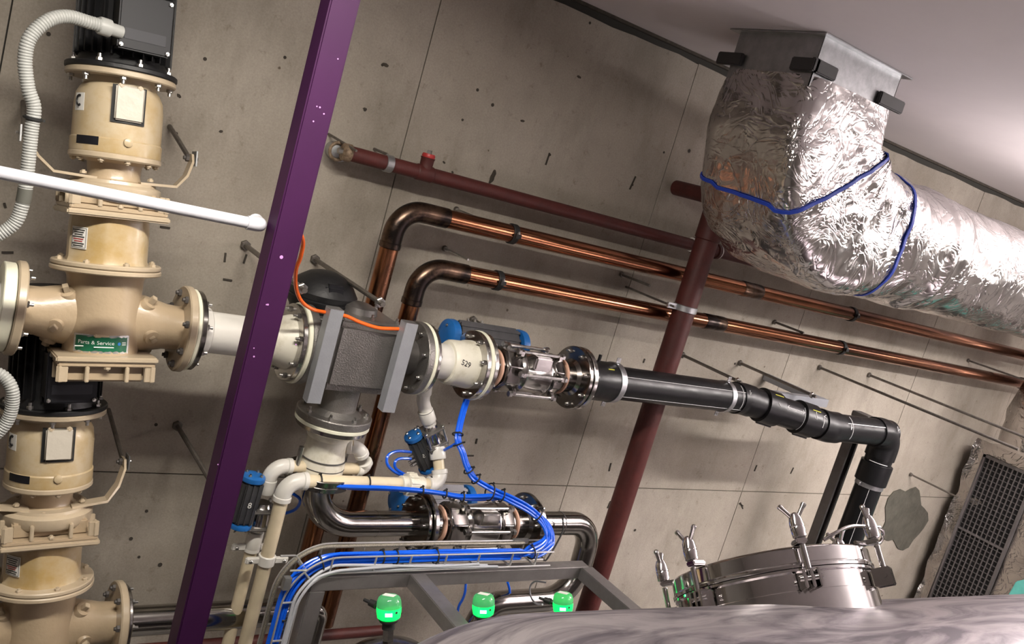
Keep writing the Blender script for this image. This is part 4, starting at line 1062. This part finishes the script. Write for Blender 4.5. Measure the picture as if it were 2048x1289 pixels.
obj('cable_tie', tie(at(66, 237, .56), Z, .019, rr=.004), 'black_rubber', fx)
fx2, o2 = flex([at(x, y, d) for x, y, d in [(-60, 730, .52), (-20, 742, .54), (8, 755, .55), (24, 780, .56), (24, 815, .56), (10, 850, .56), (-25, 885, .56)]], .0165, 'gray corrugated conduit of the lower pump at the left edge')

# ================================================================== ORANGE TUBE
ot = spline([at(x, y, d) for x, y, d in [(566, 440, .835), (580, 448, .81), (597, 462, .77), (606, 484, .73), (601, 515, .70), (592, 540, .67), (592, 575, .62), (603, 603, .59), (625, 619, .57), (650, 625, .55), (690, 632, .55), (720, 645, .55), (755, 656, .55), (785, 658, .55), (806, 659, .54), (818, 664, .53)]], 8)
tag(obj('air_tube', M().tube(ot, .0058, 10), 'orange_tube'), 'thin orange air tube draped over the square valve', 'tube')

# ================================================================== FRAME OF SQUARE TUBE
dT = .72
fa_, fb_ = at(655, 1148, dT), at(1160, 1141, dT); zf_ = (fa_.z+fb_.z)/2
HF = .05
fm = thing('support_stand', 'welded square tube steel stand carrying the wire cable tray', 'stand', V((fa_.x, D-dT, 0)))
YF = D-dT
xA, xB = fa_.x, fb_.x
xM = at(820, 1150, dT).x
obj('back_rail', M().bx(V((xA-.045, YF, zf_-HF)), V((xB+.045, YF+HF, zf_))), 'tube_steel', fm, bevel=.003)
obj('leg', M().bx(V((xA-.045, YF, 0)), V((xA+.01, YF+HF, zf_-HF))), 'tube_steel', fm, bevel=.003)
for x_ in (xM, xB):
    obj('cross_rail', M().bx(V((x_, YF-.5, zf_-HF)), V((x_+.06, YF, zf_))), 'tube_steel', fm, bevel=.003)
obj('cross_rail', M().bx(V((xA-.045, YF-.25, zf_-HF)), V((xA+.005, YF, zf_))), 'tube_steel', fm, bevel=.003) if False else None

# ================================================================== WIRE CABLE TRAY
yt0, yt1 = YF-.005, YF+.085     # front and back of the basket
zt0 = zf_+.016; TH = .055
xT1 = at(1095, 1078, dT-.05).x; RC = .11
xT0 = xA-.075
tray = thing('cable_tray', 'bent wire basket cable tray on top of the steel frame', 'tray', V((xT0, YF+.04, zt0)))
def path_at(off, zend=.9):
    """centre line of the tray: up the left side then along the top; off = outward offset"""
    return fillet([V((xT0-off, 0, zend)), V((xT0-off, 0, zt0+off)), V((xT1, 0, zt0+off))], max(RC+off, .02), 12)
def lift(pts, y): return [V((p.x, y, p.z)) for p in pts]
for y, off in ((yt0, 0), (yt1, 0), (yt0, TH), (yt1, TH), ((yt0+yt1)/2, 0)):
    obj('long_wire', M().tube(lift(path_at(off), y), .0032, 8), 'wire_steel', tray)
def rung(p, n):   # U shaped hoop: open outwards
    o = V((p.x, 0, p.z))
    pts = [o+V((0, yt0, 0))+n*TH, o+V((0, yt0, 0))+n*.002, o+V((0, yt1, 0))+n*.002, o+V((0, yt1, 0))+n*TH]
    obj('hoop_wire', M().tube(fillet(pts, .006, 4), .0034, 8), 'wire_steel', tray)
for px in (667, 680, 753, 823, 893, 958, 1024, 1073):
    if px == 680: continue
    p = at(px, 1110, dT); rung(V((p.x, 0, zt0)), Z)
rung(V((xT0+RC*.3, 0, zt0-RC*.3)), V((-.707, 0, .707)))
for py in (1140, 1203, 1277, 1345): rung(V((xT0, 0, at(600, py, dT).z)), -X)
obj('tray_clip', M().bx(V((xT1-.13, yt1-.006, zt0+TH-.012)), V((xT1-.06, yt1+.006, zt0+TH+.006))), 'galv', tray)
obj('tray_clip', M().bx(V((xT0-TH-.012, yt0-.01, at(575, 1165, dT).z-.02)), V((xT0-TH+.01, yt0+.01, at(575, 1165, dT).z+.02))), 'galv', tray)

# tubes and cables in the tray
rc_ = random.Random(11); TUBES = []
def bundle_path(off, y, x_end, zend=.9, wob=.003, seedp=0.):
    pts = fillet([V((xT0-off, y, zend)), V((xT0-off, y, zt0+off)), V((x_end, y, zt0+off))], RC+off*.9, 12)
    dense = []
    for a, b in zip(pts, pts[1:]):
        n = max(1, int((b-a).length/.05))
        for k in range(n): dense.append(a.lerp(b, k/n))
    dense.append(pts[-1])
    return [p+V((wob*.4*sin(i*.55+seedp), wob*sin(i*.35+seedp*2), wob*cos(i*.42+seedp))) for i, p in enumerate(dense)]
# blue tubes: from the tray, looping back to the left and up
GB = 'blue air tubes running through the cable tray'
LB = ('blue air tube of the branch climbing toward the upper ball valve', 'blue air tube of the branch running left along the front cream pipe')
def loop_pts(k):
    w1_ = rc_.uniform(-5, 5); base = [(1062, 1106, .71), (1092, 1090, .68), (1100, 1072, .66), (1090, 1045, .64), (1065, 1022, .62), (1030, 1003, .60), (1000, 990, .58), (972, 975, .57), (950, 960, .56)]
    tail_up = [(935, 935, .55), (925, 905, .54), (916, 880, .52), (921, 845, .48), (932, 805, .42), (944, 768, .36), (955, 740, .30)]
    tail_left = [(925, 990, .56), (880, 984, .55), (830, 978, .55), (770, 974, .54), (700, 972, .52), (640, 967, .50), (600, 962, .46), (575, 985, .40)]
    o = (k % 4-1.5)*6.0; oy = (k//4-.5)*7
    if k < 5: pts = base+tail_up
    else: pts = base[:-2]+[(962, 990, .57)]+tail_left
    n = len(pts); out = []
    for i, (x, y, d) in enumerate(pts):
        sh = 1.0 if i < len(base) else (.55 if k < 5 else .6)
        a = at(x, y, d)
        out.append(at(x+o*sh*.8, y+(o*.7+oy)*sh if k >= 5 or i < 9 else y, d+oy*.0012))
    return out
for k in range(9):
    off = .027+.0095*(k % 4); y = yt0+.012+.0095*(k//4)+.002*(k % 2)
    tp = bundle_path(off, y, at(1045, 1105, .72).x, seedp=k)
    lp = loop_pts(k)
    full = tp[:-1]+spline([tp[-1]]+lp, 6)
    TUBES.append(full)
    o = obj('air_tube', M().tube(full, .0052, 9), 'blue_tube'); tag(o, LB[k > 4], 'tube', GB+(' and climbing up' if k < 5 else ' and turning left'))
for k in range(7):
    off = .010+.0075*(k % 3); y = yt0+.034+.011*(k//3)
    o = obj('cable', M().tube(bundle_path(off-.004 if k < 3 else off, y-.036 if k < 3 else y, at(1000-20*k, 1105, .72).x, wob=.005, seedp=k*1.7), .0048, 9), 'gray_cable')
    tag(o, 'gray cable lying below the blue tubes in the wire tray', 'cable', 'gray cables in the tray')
o = obj('cable', M().tube(bundle_path(TH-.004, yt1-.012, at(1060, 1090, .68).x, wob=.002), .0062, 10), 'braid'); tag(o, 'beige braided hose along the back of the wire tray', 'hose')
def tie_at(px, py, where, lim=26):
    pts = []
    for tb_ in TUBES:
        best = min(range(1, len(tb_)-1), key=lambda i: (proj(tb_[i])[0]-px)**2+(proj(tb_[i])[1]-py)**2)
        q = proj(tb_[best])
        if (q[0]-px)**2+(q[1]-py)**2 < lim*lim: pts.append((tb_[best], (tb_[best+1]-tb_[best-1]).normalized()))
    if not pts: return
    c = sum((p for p, _ in pts), V())/len(pts); t = sum((q*(1 if q.dot(pts[0][1]) > 0 else -1) for _, q in pts), V()).normalized()
    a, b, _ = frame(t); r = max(((p-c)-t*(p-c).dot(t)).length for p, _ in pts)+.0065
    o = obj('cable_tie', tie(c, t, r, rr=.003), 'black_rubber'); tag(o, 'cable tie around the blue tubes '+where, 'cable tie', 'cable ties on the blue tube bundle')
for px, py, wh in [(753, 1100, 'in the tray near its bend'), (790, 1100, 'in the tray, second from its bend'), (868, 1102, 'in the middle of the straight tray'), (1062, 1104, 'at the right end of the tray'),
                   (1080, 1025, 'atop the loop by the steel bend'), (1003, 991, 'just right of the split'), (978, 980, 'exactly at the split'), (950, 960, 'low on the climbing branch'), (938, 940, 'on the climbing branch, second lowest'),
                   (916, 890, 'on the climbing branch, second highest'), (921, 868, 'on the climbing branch, topmost'), (890, 985, 'on the left branch, middle one'), (925, 990, 'left of the split'), (845, 978, 'below the white union'),
                   (645, 1133, 'on the bend of the tray'), (590, 1240, 'low on the vertical tray')]: tie_at(px, py, wh)
# small loops of tube at the actuators
for pts, lab in [([(822, 905, .42), (795, 903, .44), (776, 912, .46), (775, 930, .47), (790, 945, .46), (812, 955, .44)], 'outer blue air tube loop left of the actuator marked 5'),
                 ([(822, 918, .42), (800, 918, .43), (790, 925, .44), (792, 938, .44), (810, 950, .43)], 'inner blue air tube loop left of the actuator marked 5'),
                 ([(915, 885, .52), (903, 893, .50), (890, 900, .47), (880, 905, .42), (868, 905, .36)], 'short blue air tube branching behind the small valve'),
                 ([(580, 985, .42), (600, 1000, .40), (590, 1020, .36), (560, 1030, .32)], 'blue air tube curling behind the front cream pipe'),
                 ([(932, 1165, .45), (930, 1185, .45), (925, 1200, .44), (917, 1215, .43), (913, 1240, .42)], 'thin blue tube hanging behind the frame, left one'),
                 ([(1015, 1165, .45), (1019, 1180, .45), (1020, 1205, .44), (1018, 1235, .43)], 'thin blue tube hanging behind the frame, right one')]:
    tag(obj('air_tube', M().tube(spline([at(*p) for p in pts], 6), .0052, 9), 'blue_tube'), lab, 'tube')
for pts, lab in [([(1125, 1035, .48), (1126, 1060, .50), (1115, 1085, .52), (1100, 1110, .55), (1090, 1122, .60), (1080, 1108, .66), (1070, 1095, .69)], 'thin black cable looping beside the steel u turn'),
                 ([(1092, 1166, .62), (1070, 1164, .60), (1060, 1175, .58), (1062, 1195, .60), (1072, 1208, .70), (1085, 1210, .85)], 'thin gray cable curling to the rightmost green beacon')]:
    tag(obj('cable', M().tube(spline([at(*p) for p in pts], 6), .0035, 8), 'black_rubber' if 'black' in lab else 'gray_cable'), lab, 'cable')

# ================================================================== GREEN BEACONS
def beacon(px, py, rpx, d, label, cang, lead=True):
    c = at(px, py, d); s = mpp(c); r = rpx*s
    v = (c-EYE).normalized(); upi = U_*1.0+R_*.03; upi = (upi-v*upi.dot(v)).normalized()
    ax = (upi*cos(rad(6))-v*sin(rad(20))).normalized()     # domes seen slightly from above
    t = thing('level_sensor', label, 'sensor', c-ax*r*3)
    obj('glow_ring', M().lathe(c, ax, [(-.95*r, .72*r), (-.8*r, .92*r), (-.35*r, 1.0*r), (.05*r, 1.0*r)], 36), 'green_glass', t)
    obj('dome', M().lathe(c, ax, [(.05*r, 1.0*r), (.5*r, .97*r), (.78*r, .86*r), (.9*r, .7*r), (.95*r, .4*r), (.96*r, 0)], 36), 'green_clear', t)
    side = ax.cross(v).normalized(); side = side if side.dot(R_) > 0 else -side; fr = -v
    fr = (fr-ax*fr.dot(ax)).normalized()
    obj('label', M().box(c+ax*.965*r, (side*cos(.5)+fr*sin(.5))*r*.5, (fr*cos(.5)-side*sin(.5))*r*.28, ax*r*.012), 'paper', t)
    obj('lamp', M().box(c+fr*r*1.0-ax*.32*r, side*r*.28, ax*r*.13, fr*r*.04), 'green_core', t)
    obj('button', M().lathe(c+(fr*.78-side*-.62)*r*1.0-ax*.2*r if False else c+(fr*.8+side*.6)*r*.99-ax*.2*r, fr*.8+side*.6, [(0, r*.11), (r*.03, r*.10)], 12), 'actuator', t)
    obj('collar', M().lathe(c, -ax, [(.93*r, .74*r), (1.0*r, .8*r), (1.15*r, .74*r), (1.2*r, .52*r), (1.5*r, .5*r), (1.75*r, .52*r), (1.8*r, .42*r)], 28), 'black_rubber', t)
    obj('hex_base', M().lathe(c-ax*1.78*r, -ax, [(0, .48*r), (.9*r, .48*r)], 6), 'steel', t)
    sd = (side*cos(cang)+(-fr)*sin(cang)).normalized()
    obj('cable_plug', M().lathe(c-ax*.15*r+sd*r*.9, (sd+ax*.18), [(0, r*.20), (r*.3, r*.22), (r*.35, r*.32), (r*1.0, r*.28), (r*1.1, r*.15), (r*1.6, r*.13)], 16), 'black_rubber', t)
    return t, c, ax, r
b1, cb1, ab1, rb1 = beacon(778, 1215, 25, 1.0, 'green glowing level sensor at left, on the dark tank', rad(145))
b2_, cb2, _, _ = beacon(967, 1210, 22.5, 1.0, 'middle green glowing level sensor above the tank edge', rad(70))
b3, cb3, _, _ = beacon(1126, 1206, 20.5, 1.0, 'rightmost green glowing level sensor above the tank edge', rad(165))

# ================================================================== FOIL WRAPPED DUCT
fdc = thing('insulated_duct', 'foil wrapped duct bending down from the ceiling collar and running right', 'duct', V((2.62, 2.2, 2.3)))
k0, k1, k2 = atz(1467, 48, ZC), atz(1640, 68, ZC), atz(1815, 152, ZC)
cx0, cx1, cy0, cy1 = k1.x, k2.x, (k1.y+k2.y)/2, k0.y+.03
CXm, CYm = (cx0+cx1)/2, (cy0+cy1)/2; hx, hy = (cx1-cx0)/2, (cy1-cy0)/2
ring_ = M()
for (a, b) in (((cx0, cy0), (cx1, cy0+.003)), ((cx0, cy1-.003), (cx1, cy1)), ((cx0, cy0), (cx0+.003, cy1)), ((cx1-.003, cy0), (cx1, cy1))):
    ring_.bx(V((a[0], a[1], ZC-.17)), V((b[0], b[1], ZC-.002)))
obj('collar', ring_, 'galv', fdc)
fl_ = M(); g = .028
for (a, b) in (((cx0-g, cy0-g), (cx1+g, cy0)), ((cx0-g, cy1), (cx1+g, cy1+g)), ((cx0-g, cy0), (cx0, cy1)), ((cx1, cy0), (cx1+g, cy1))):
    fl_.bx(V((a[0], a[1], ZC-.006)), V((b[0], b[1], ZC-.002)))
obj('collar_flange', fl_, 'galv', fdc)
zj = ZC-.105
for (a, b) in (((cx0-.03, cy0-.02), (cx0+.10, cy0)), ((cx1-.10, cy0-.02), (cx1+.05, cy0)), ((cx0-.02, cy1-.06), (cx0, cy1+.06)), ((cx0-.02, cy0-.02), (cx0, cy0+.09))):
    obj('joint_flange', M().bx(V((a[0], a[1], zj-.022)), V((b[0], b[1], zj+.022))), 'tape_dark', fdc, bevel=.004)
# body: rectangular neck lofted into a round duct
hd = at(1900, 526, D-CYm); zD = hd.z
RD = .242
xe_ = CXm+.02
pth = fillet([V((CXm, CYm, ZC-.10)), V((CXm, CYm, zD)), V((CXm+3.2, CYm, zD))], .30, 26)
dense = []
for a, b in zip(pth, pth[1:]):
    n = max(1, int((b-a).length/.025))
    for k in range(n): dense.append(a.lerp(b, k/n))
dense.append(pth[-1])
acc = [0]
for a, b in zip(dense, dense[1:]): acc.append(acc[-1]+(b-a).length)
def sect(s):
    """half sizes across / along wall normal and squareness at arc length s"""
    t = min(1, max(0, (s-.20)/.85)); t = t*t*(3-2*t)
    a = (hx-.004)*(1-t)+RD*t; b = (hy+.022)*(1-t)+RD*t
    bulge = .035*math.exp(-((s-.42)/.26)**2)
    e = 9*(1-t)+2.2*t
    rings = .018*math.exp(-((s-1.20)/.03)**2)+.010*math.exp(-((s-1.30)/.05)**2)+.012*math.exp(-((s-.93)/.05)**2)
    return a+bulge+rings, b+bulge*.8+rings, e
def duct_pt(s, phi, off=0., crink=True):
    j = 0
    lo, hi = 0, len(acc)-2
    while lo < hi:
        m_ = (lo+hi+1)//2
        if acc[m_] <= s: lo = m_
        else: hi = m_-1
    j = lo; f = (s-acc[j])/(acc[j+1]-acc[j]); c = dense[j].lerp(dense[j+1], min(max(f, -1), 2))
    t = (dense[min(j+2, len(dense)-1)]-dense[max(j-1, 0)]).normalized()
    n1 = Y; n2 = t.cross(Y).normalized()
    a, b, e = sect(s)
    cc, ss = cos(phi), sin(phi)
    rr = (abs(cc/b)**e+abs(ss/a)**e)**(-1/e)
    d = n1*cc+n2*ss
    if crink:
        q = c+d*rr
        k = noise.noise(q*4.)*.012+(.5-abs(noise.noise(q*8.+V((3, 1, 2)))))*.012
        # folds radiating over the bend and sagging along the run
        w_ = .25+math.exp(-((s-.70)/.40)**2)
        k += w_*(.012*(.4-abs(noise.noise(V((s*15, phi*1.6, 0)))))+.006*(.4-abs(noise.noise(V((s*34+phi, phi*3, 5))))))
        rr += k
    return c+d*(rr+off)
NS, NP = 300, 150
dm = M(); smax = acc[-1]-.001; s0 = .035
rows = []
svals = [s0+(smax-s0)*((i/NS)**1.5) for i in range(NS+1)]
for s in svals:
    rows.append(len(dm.v))
    for k in range(NP): dm.v.append(duct_pt(s, 2*pi*k/NP))
for a, b in zip(rows, rows[1:]): dm.bridge(a, b, NP)
obj('foil_wrap', dm, 'foil', fdc, ang=50)
def strap(s_, amp, ph0, lab):
    pts = [duct_pt(s_+amp*cos(2*pi*k/80-ph0), 2*pi*k/80, .004) for k in range(80)]
    m_ = M(); n = 80; rr = []
    for i, p in enumerate(pts):
        c = sum(pts, V())/n; t = (pts[(i+1) % n]-pts[i-1]).normalized(); o = (p-c); o = (o-t*o.dot(t)).normalized(); w_ = t.cross(o).normalized()*.0065
        j = len(m_.v); m_.v += [p-w_-o*.002, p+w_-o*.002, p+w_+o*.003, p-w_+o*.003]; rr.append(j)
    for i in range(n): m_.bridge(rr[i], rr[(i+1) % n], 4)
    return obj('strap', m_, 'blue_tie', fdc)
strap(.33, .02, pi, ''); strap(.86, .02, 0, '')

# ================================================================== GRILLE DUCT AT THE RIGHT
gx = at(1950, 905, .10).x
gd = thing('vent_duct', 'foil wrapped rectangular duct with a dark grille at the right edge', 'duct', V((gx+.3, D-.5, 1.0)))
gt = at(1978, 905, .22).z+.03
dmx = M()
NX = 46; y_b, y_f = D-.08, D-1.35
def crk(p, a=.03):
    a = .008 if p.y < D-.14 else a
    return p+V((noise.noise(p*9)*a+abs(noise.noise(p*23))*a*.6, noise.noise(p*9+V((5, 5, 5)))*a*.5, 0))
obj('side_wrap', (lambda m: (m.v.extend([crk(V((gx-.008*(i == 0 or i == NX), y_b+(y_f-y_b)*i/NX, .4+(gt+.02-.4)*j/60))) for j in range(61) for i in range(NX+1)]), m.f.extend([(j*(NX+1)+i, j*(NX+1)+i+1, (j+1)*(NX+1)+i+1, (j+1)*(NX+1)+i) for j in range(60) for i in range(NX)]), m)[2])(M()), 'foil_dull', gd, ang=60)
obj('duct_box', M().bx(V((gx+.03, y_f, .4)), V((gx+.75, y_b-.01, gt))), 'foil_dull', gd, bevel=.02)
# grille on its left face
g0, g1 = atx(1978, 918, gx-.015), atx(1868, 1165, gx-.015)
yg0 = (g0.y+g1.y)/2; gf = atx(2048, 948, gx-.015); yg1 = gf.y-.06
zg1, zg0 = g0.z, .75
gr = obj('grille_frame', (lambda m: (m.bx(V((gx-.03, yg0-.001, zg0)), V((gx-.005, yg0+.018, zg1+.018))), m.bx(V((gx-.03, yg1, zg1)), V((gx-.005, yg0+.018, zg1+.018))), m.bx(V((gx-.03, yg1-.018, zg0)), V((gx-.005, yg1, zg1+.018))), m.bx(V((gx-.03, yg1, zg0-.018)), V((gx-.005, yg0+.018, zg0))), m)[4])(M()), 'grille', gd, bevel=.002)
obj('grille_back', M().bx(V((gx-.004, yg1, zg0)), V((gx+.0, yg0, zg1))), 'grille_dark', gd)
nb = 10
for k in range(1, nb): obj('grille_bar', M().bx(V((gx-.026, yg1+(yg0-yg1)*k/nb-.0035, zg0)), V((gx-.020, yg1+(yg0-yg1)*k/nb+.0035, zg1))), 'grille', gr)
nz_ = int((zg1-zg0)/.034)
for k in range(1, nz_): obj('grille_louvre', M().bx(V((gx-.018, yg1, zg0+(zg1-zg0)*k/nz_-.0025)), V((gx-.008, yg0, zg0+(zg1-zg0)*k/nz_+.0025))), 'grille', gr)
zm_ = at(1925, 1055, D-(yg0+yg1)/2).z; obj('grille_mullion', M().bx(V((gx-.030, yg1, zg0+(zg1-zg0)*.55)), V((gx-.012, yg0, zg0+(zg1-zg0)*.55+.014))), 'grille', gr)
# rounded foil elbow above it
eb = thing('insulated_elbow', 'dull foil wrapped elbow above the grille duct at the right edge', 'duct', at(2040, 850, .5))
q0 = at(2075, 860, .45); gm = M(); rw = []
ptsE = fillet([q0+V((.02, 0, -.15)), q0+V((.02, 0, .06)), at(2110, 640, .45)+V((.5, 0, 0))], .12, 10)
ptsE = spline(ptsE, 3)
for i, p in enumerate(ptsE): rw.append((p, .20+.012*noise.noise(p*14)))
gm.tube([p for p, _ in rw], [r for _, r in rw], 40)
gm.v = [v+(V((noise.noise(v*12), noise.noise(v*12+V((7, 0, 0))), noise.noise(v*12+V((0, 7, 0)))))*.014) for v in gm.v]
obj('foil_wrap', gm, 'foil_dull', eb, ang=60)
tl = thing('insulation_board', 'pale teal insulation board edge at the lower right corner', 'insulation', atx(2035, 1160, gx-.06))
tz = atx(2030, 1150, gx-.06); obj('board', M().prism([V((gx-.09, tz.y+.02, .8)), V((gx-.09, tz.y-.5, .8)), V((gx-.09, tz.y-.5, tz.z+.16)), V((gx-.09, tz.y-.12, tz.z+.05)), V((gx-.09, tz.y-.03, tz.z-.03))], V((.03, 0, 0))), 'teal', tl, bevel=.006)

# ================================================================== MAIN TANK
T1, T2 = ray(1100, 1224), ray(2048, 1188)
nrm = T1.cross(T2).normalized()
if nrm.dot(U_) < 0: nrm = -nrm
vm = ray(3751, 1127); tax = V((vm.x, vm.y, 0)); 
tax = (tax-nrm*tax.dot(nrm)).normalized()
RT = .72
TP = EYE+ray(1550, 1208)*2.15                 # point of the shell on the sight line
tc_ = TP-nrm*RT
# left head starts so that the silhouette reaches x=780 at the bottom
tank = thing('steel_tank', 'large brushed steel horizontal tank filling the bottom right', 'tank', tc_-Z*RT)
def tpx(s): return proj(tc_+tax*s+nrm*RT)[0]
s_l = -3.
while tpx(s_l) < 1060: s_l += .005
hd_ = .46
prof = []
for k in range(25):
    a_ = pi/2*k/24; prof.append((s_l-hd_*cos(a_), RT*sin(a_)**.62))
prof.append((s_l+.02, RT))
for k in range(1, 13): prof.append((s_l+.02+.3*k, RT))
obj('shell', M().lathe(tc_, tax, prof, 160), 'tank_steel', tank, ang=40)
# manhole on the upper far side
aI = (U_*1.0-R_*.25); mc0 = at(1551, 1160, 0); vray = ray(1551, 1150).normalized()
aI = (aI-vray*aI.dot(vray)).normalized()
MA = (aI*cos(rad(8))+vray*sin(rad(8))).normalized()
MC = EYE+ray(1549, 1192)*(2.15+.16)
ms = mpp(MC); RM = 196*ms
# push the manhole so its neck enters the shell
mh = thing('manhole', 'polished steel round manhole with swing clamps on top of the tank', 'manhole', MC-MA*.12)
side = MA.cross(vray).normalized(); front = (-vray-MA*(-vray).dot(MA)).normalized()
if side.dot(R_) < 0: side = -side
def mp(phi, h, r): return MC+side*(sin(phi)*r)+front*(cos(phi)*r)+MA*h
obj('neck', M().lathe(MC, MA, [(-.20, RM*1.01), (-.045, RM*.985), (-.028, RM*.985), (-.026, RM*.975), (.012, RM*.975), (.016, RM*1.0), (.022, RM*1.0)], 96), 'chrome', mh)
obj('rim', M().lathe(MC, MA, [(.022, RM*.985), (.024, RM*1.012), (.030, RM*1.015), (.034, RM*1.0)], 96), 'chrome', mh)
obj('cover', M().lathe(MC, MA, [(.033, RM*.99), (.036, RM*1.0), (.068, RM*1.0), (.072, RM*.985), (.078, RM*.9), (.09, RM*.6), (.095, 0)], 96), 'chrome', mh)
def phi_at(px):
    return min((rad(k) for k in range(-100, 100)), key=lambda f: abs(proj(mp(f, 0, RM))[0]-px))
PH = [phi_at(1412), phi_at(1612)]
print('manhole phis', [math.degrees(q) for q in PH])
for phi in (PH[0], PH[1], 2*PH[1]-PH[0], 2*PH[0]-PH[1], 3*PH[1]-2*PH[0]):
    o = mp(phi, 0, 0)-MC; rd = (side*sin(phi)+front*cos(phi)).normalized(); tg = MA.cross(rd).normalized()
    b = MC+rd*RM
    cl = obj('clamp', M().box(b+rd*.020-MA*.008, rd*.022, tg*.004, MA*.022), 'chrome', mh, bevel=.002)
    obj('clamp_cheek', M().box(b+rd*.020+tg*.018-MA*.008, rd*.022, tg*.004, MA*.022), 'chrome', cl, bevel=.002)
    obj('clamp_cheek', M().box(b+rd*.020-tg*.018-MA*.008, rd*.022, tg*.004, MA*.022), 'chrome', cl, bevel=.002)
    obj('hinge_pin', M().cyl(b+rd*.026-MA*.006-tg*.028, b+rd*.026-MA*.006+tg*.028, .0065, 14), 'chrome', cl)
    obj('eye_bolt', M().cyl(b+rd*.026-MA*.006, b+rd*.026+MA*.07, .007, 12), 'chrome', cl)
    obj('clamp_foot', M().box(b+rd*.012+MA*.080, rd*.022, tg*.014, MA*.006), 'chrome', cl, bevel=.003)
    kb = b+rd*.024
    obj('knob', M().lathe(kb, MA, [(.086, .012), (.089, .0165), (.108, .0175), (.112, .0165), (.113, .0175), (.130, .0160), (.143, .011), (.147, .005)], 24), 'chrome', cl)
    for s in (-1, 1):
        hv = (MA*.80+tg*(s*.62)).normalized()
        obj('knob_handle', M().lathe(kb+MA*.126, hv, [(.0, .005), (.040, .0055), (.044, .0068), (.050, .0068), (.053, .004)], 12), 'chrome', cl)
# lifting handle
h_ = [mp(rad(38), .085, RM*.93), mp(rad(46), .10, RM*1.0), mp(rad(60), .115, RM*1.02), mp(rad(84), .118, RM*1.16), mp(rad(90), .10, RM*1.18), mp(rad(86), .08, RM*1.1), mp(rad(62), .078, RM*.98)]
obj('lift_handle', M().tube(spline(h_, 6), .0045, 10), 'chrome', mh)

# ================================================================== DARK TANK BEHIND
dk = at(775, 1290, 1.0); dkr = .16
dt = thing('steel_tank', 'small dark domed steel tank below the leftmost green sensor', 'tank', dk-Z*.6)
dv_ = ab1
dtop = cb1-ab1*rb1*2.7
obj('dome', M().lathe(dtop, ab1, [(-.6, .19), (-.16, .19), (-.12, .183), (-.08, .165), (-.045, .135), (-.02, .095), (-.005, .05), (0, .02)], 56), 'steel_dark', dt)
for cbx, lab, rr in ((cb2, 'steel standpipe under the middle green sensor', 0), (cb3, 'steel standpipe under the rightmost green sensor', 0)):
    st = thing('standpipe', lab, 'pipe', cbx-ab1*.5)
    obj('pipe', M().cyl(cbx-ab1*.09, cbx-ab1*.6, .016, 20), 'steel', st)
